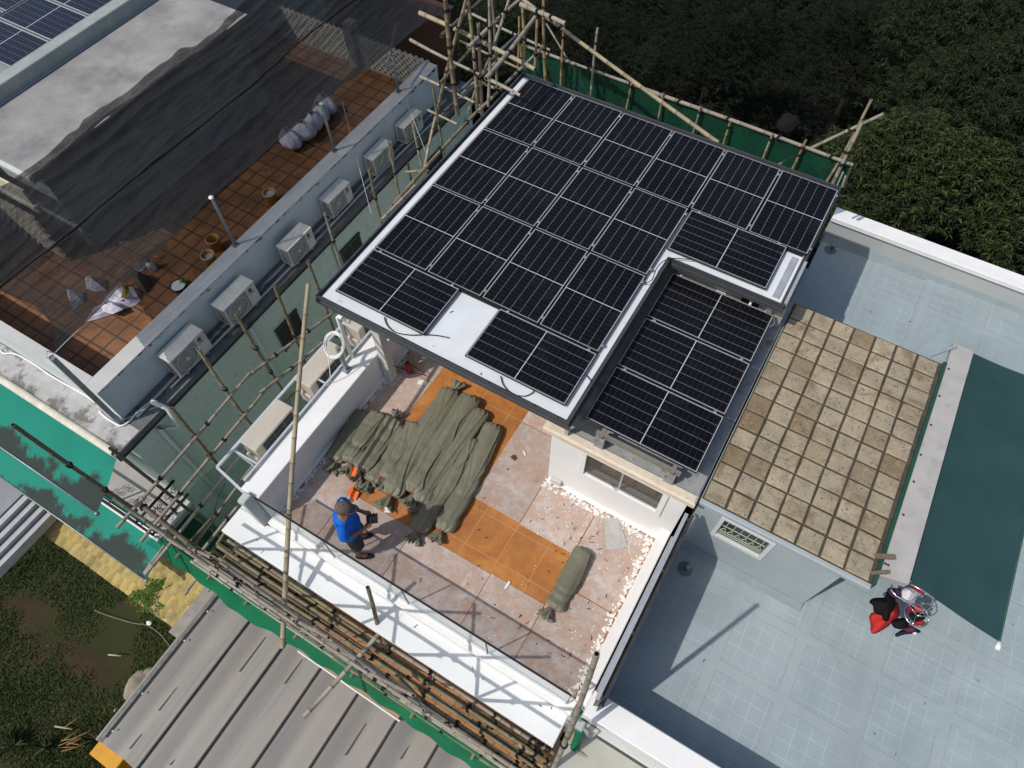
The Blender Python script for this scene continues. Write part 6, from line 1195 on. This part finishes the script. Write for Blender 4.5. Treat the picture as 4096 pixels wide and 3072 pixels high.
# ================================================================ the man
man = thing('person', 'man in a blue shirt, dark shorts and a patterned cap holding a drone controller', 'person', (1.955, -9.07, .012), R_(38)); man.scale = (1.1, 1.1, 1.1)
SKIN = M('skin', (.26, .125, .075), (.22, .105, .065), sc=6, rough=.5, spec=.4)
vs = [(0, 0, .92), (0, 0, 1.12), (.0, 0, 1.32), (.01, 0, 1.44), (.045, 0, 1.515), (.085, 0, 1.575), (.10, 0, 1.65), (.085, 0, 1.715), (.185, 0, 1.605), (.165, 0, 1.555)]
rd = [(.12, .14), (.115, .15), (.11, .16), (.08, .10), (.055, .055), (.072, .065), (.095, .078), (.07, .06), (.018, .016), (.03, .03)]
ed = [(0, 1), (1, 2), (2, 3), (3, 4), (4, 5), (5, 6), (6, 7), (5, 8), (5, 9)]
for sg in (1, -1):
    o0 = len(vs); y_ = lambda v: v * sg
    vs += [(0, y_(.16), 1.41), (-.01, y_(.235), 1.16), (.20, y_(.15), 1.10), (.265, y_(.105), 1.115), (.095, y_(.095), 1.64)]; rd += [(.062, .062), (.043, .043), (.029, .029), (.036, .02), (.02, .02)]
    ed += [(3, o0), (o0, o0 + 1), (o0 + 1, o0 + 2), (o0 + 2, o0 + 3), (6, o0 + 4)]
    for i, (dy, L) in enumerate(((-.030, .058), (-.010, .068), (.010, .066), (.029, .052))):
        b_ = len(vs); vs += [(.300, y_(.10 - dy), 1.112 + .004), (.300 + L * .5, y_(.085 - dy), 1.118), (.300 + L * .8, y_(.065 - dy), 1.100)]; rd += [(.010, .010), (.0095, .0095), (.008, .008)]; ed += [(o0 + 3, b_), (b_, b_ + 1), (b_ + 1, b_ + 2)]
    b_ = len(vs); vs += [(.27, y_(.075), 1.135), (.305, y_(.05), 1.15)]; rd += [(.012, .012), (.010, .010)]; ed += [(o0 + 3, b_), (b_, b_ + 1)]
    b_ = len(vs); vs += [(0, y_(.095), .86), (.03, y_(.125), .49), (.0, y_(.15), .11), (.10, y_(.165), .05)]; rd += [(.095, .10), (.060, .060), (.040, .040), (.040, .035)]; ed += [(0, b_), (b_, b_ + 1), (b_ + 1, b_ + 2), (b_ + 2, b_ + 3)]
    b_ = len(vs); vs += [(-.035, y_(.15), .33)]; rd += [(.058, .055)]; ed += [(b_ - 3, b_), (b_, b_ - 2)]; ed.remove((b_ - 3, b_ - 2))
me = bpy.data.meshes.new('body'); me.from_pydata(vs, ed, []); body = bpy.data.objects.new('body', me); COL.objects.link(body); body.parent = man; me.materials.append(SKIN)
md = body.modifiers.new('skin', 'SKIN'); md.use_smooth_shade = True
for i, r in enumerate(rd): sv = me.skin_vertices[0].data[i]; sv.radius = r; sv.use_root = (i == 0)
sb = body.modifiers.new('sub', 'SUBSURF'); sb.levels = 1; sb.render_levels = 2
def loft(f, rings, n=28, wob=.0, seed=0):
    o = len(f.v); k = len(rings)
    for (x, y, z, a, b_, *tilt) in rings:
        for j in range(n): q = 2 * math.pi * j / n; w_ = 1 + wob * nz(math.cos(q) * 2 + seed, math.sin(q) * 2, z * 9) + wob * .5 * math.sin(6 * q + z * 22); f.v.append((x + a * math.cos(q) * w_, y + b_ * math.sin(q) * w_, z + (tilt[0] * math.cos(q) if tilt else 0)))
    for i in range(k - 1):
        for j in range(n): j2 = (j + 1) % n; f.f.append([o + i * n + j, o + i * n + j2, o + (i + 1) * n + j2, o + (i + 1) * n + j]); f.mi.append(0); f.sm.append(True)
f = MB(); loft(f, [(.0, 0, .83, .148, .195), (.0, 0, .90, .150, .20), (.02, 0, 1.02, .165, .205), (.02, 0, 1.14, .158, .205), (.0, 0, 1.26, .145, .21), (-.005, 0, 1.36, .135, .22), (.0, 0, 1.42, .115, .205), (.01, 0, 1.465, .09, .14), (.02, 0, 1.485, .072, .085, -.02)], wob=.03)
for sg in (1, -1):
    k = len(f.v); P = [(0, .14 * sg, 1.43), (-.005, .20 * sg, 1.36), (-.01, .235 * sg, 1.27), (-.008, .25 * sg, 1.20)]; f.tube(P, [.075, .082, .078, .082], 16, 0, False)
    for i in range(k, len(f.v)): x, y, z = f.v[i]; w_ = .006 * nz(x, y, z, 30); f.v[i] = (x + w_, y + w_, z)
BLUE = M('blue_shirt', (.006, .125, .56), (.005, .10, .46), sc=5, rough=.75, bump=.3, bsc=18, spec=.2); o = f.build('shirt', BLUE, man, local=True)
f = MB(); loft(f, [(.0, 0, .94, .13, .18), (.0, 0, .86, .145, .195), (.005, 0, .78, .145, .20)], wob=.02)
for sg in (1, -1): loft(f, [(.0, .09 * sg, .86, .13, .105), (.01, .105 * sg, .72, .12, .105), (.02, .12 * sg, .60, .112, .10), (.02, .127 * sg, .46, .108, .10)], 20, .04, sg * 3)
f.build('shorts', M('dark_shorts', (.035, .04, .042), (.025, .03, .032), sc=9, rough=.85), man, local=True)
for sg in (1, -1):
    f = MB()
    def sh(u, v, sg=sg):
        a = 2 * math.pi * u; x = lerp(-.10, .19, v); w_ = (.042 + .014 * math.sin(math.pi * min(1, v * 1.15))) * math.sqrt(max(.02, 1 - (2 * v - 1) ** 6)); h = lerp(.095, .055, min(1, v * 1.3)) * math.sqrt(max(.03, 1 - (2 * v - 1) ** 8)); z = .0 + h * (.5 + .5 * math.sin(a)); return (x, .155 * sg + .1 * sg * x + w_ * math.cos(a), max(0, z))
    f.grid(sh, 18, 12); f.build('shoe', M('black_shoe', (.015, .015, .016), rough=.5), man, local=True)
f = MB()
def capf(u, v): a = 2 * math.pi * u; b_ = .5 * math.pi * v; r = 1.02; return (.088 + .118 * math.cos(a) * math.cos(b_) ** .8 * r - .012, .096 * math.sin(a) * math.cos(b_) ** .8, 1.655 + .10 * math.sin(b_) - .03 * math.cos(a) * math.cos(b_))
f.grid(capf, 24, 8); k = len(f.v)
def brim(u, v): a = lerp(-1.15, 1.15, u); r = lerp(.098, .185, v); return (.076 + r * math.cos(a) * (1 if v == 0 else 1.0), .094 * math.sin(a) * (1 - .12 * v) , 1.632 - .05 * v - .02 * math.cos(a) + .02 * (1 - math.cos(a)))
f.grid(brim, 14, 4); o = f.build('cap', (lambda s: s.fin(s.ramp(s.noise(34, 3, .6), [(.36, (.06, .045, .045)), (.48, (.17, .135, .125)), (.6, (.085, .065, .062)), (.72, (.24, .20, .185))]), .85, .1))(Mat('patterned_cap')), man, local=True); o.modifiers.new('thick', 'SOLIDIFY').thickness = .005
f = MB(); loft(f, [(.045, 0, 1.60, .085, .08), (.06, 0, 1.64, .10, .088)], 20); f.build('hair', M('dark_hair', (.012, .010, .009), rough=.6), man, local=True)
f = MB(); f.lathe([(0, 0), (.008, .002), (0, .005)], (0, 0, 0), 8)
for sg in (1, -1): o = f.build('eye', M('eye_dark', (.02, .015, .012), rough=.2), man, local=True) if sg == 1 else o.copy(); (COL.objects.link(o) if sg == -1 else None); o.location = (.172, .03 * sg, 1.632); o.rotation_euler = (0, R_(90), 0)
f = MB(); f.box(.160, -.025, 1.560, .1985, .025, 1.566); f.build('mouth', M('lip', (.18, .06, .05)), man, local=True)
ct = thing('drone_controller', 'black drone controller with a phone held in both hands of the man', 'controller', tuple(Matrix.LocRotScale(man.location, man.rotation_euler, man.scale) @ Vector((.325, 0, 1.125))) , R_(38))
f = MB(); f.cbox(-.05, -.075, -.02, .05, .075, .022, .012); f.build('shell', BLACK, ct, local=True)
f = MB(); f.cbox(.055, -.08, -.005, .13, .08, .01, .004); f.build('phone', M('phone_glass', (.015, .016, .018), rough=.12, spec=.5), ct, local=True)
for sg in (1, -1):
    f = MB(); f.tube([(-.02, .04 * sg, .02), (-.02, .04 * sg, .04)], .006, 8); f.lathe([(0, 0), (.011, 0), (.011, .006), (0, .008)], (-.02, .04 * sg, .04), 10); f.build('control_stick', ALUD, ct, local=True)
    f = MB(); f.bar((.05, .055 * sg, .0), (.08, .06 * sg, .09), .014, .01); f.build('antenna', BLACK, ct, local=True)
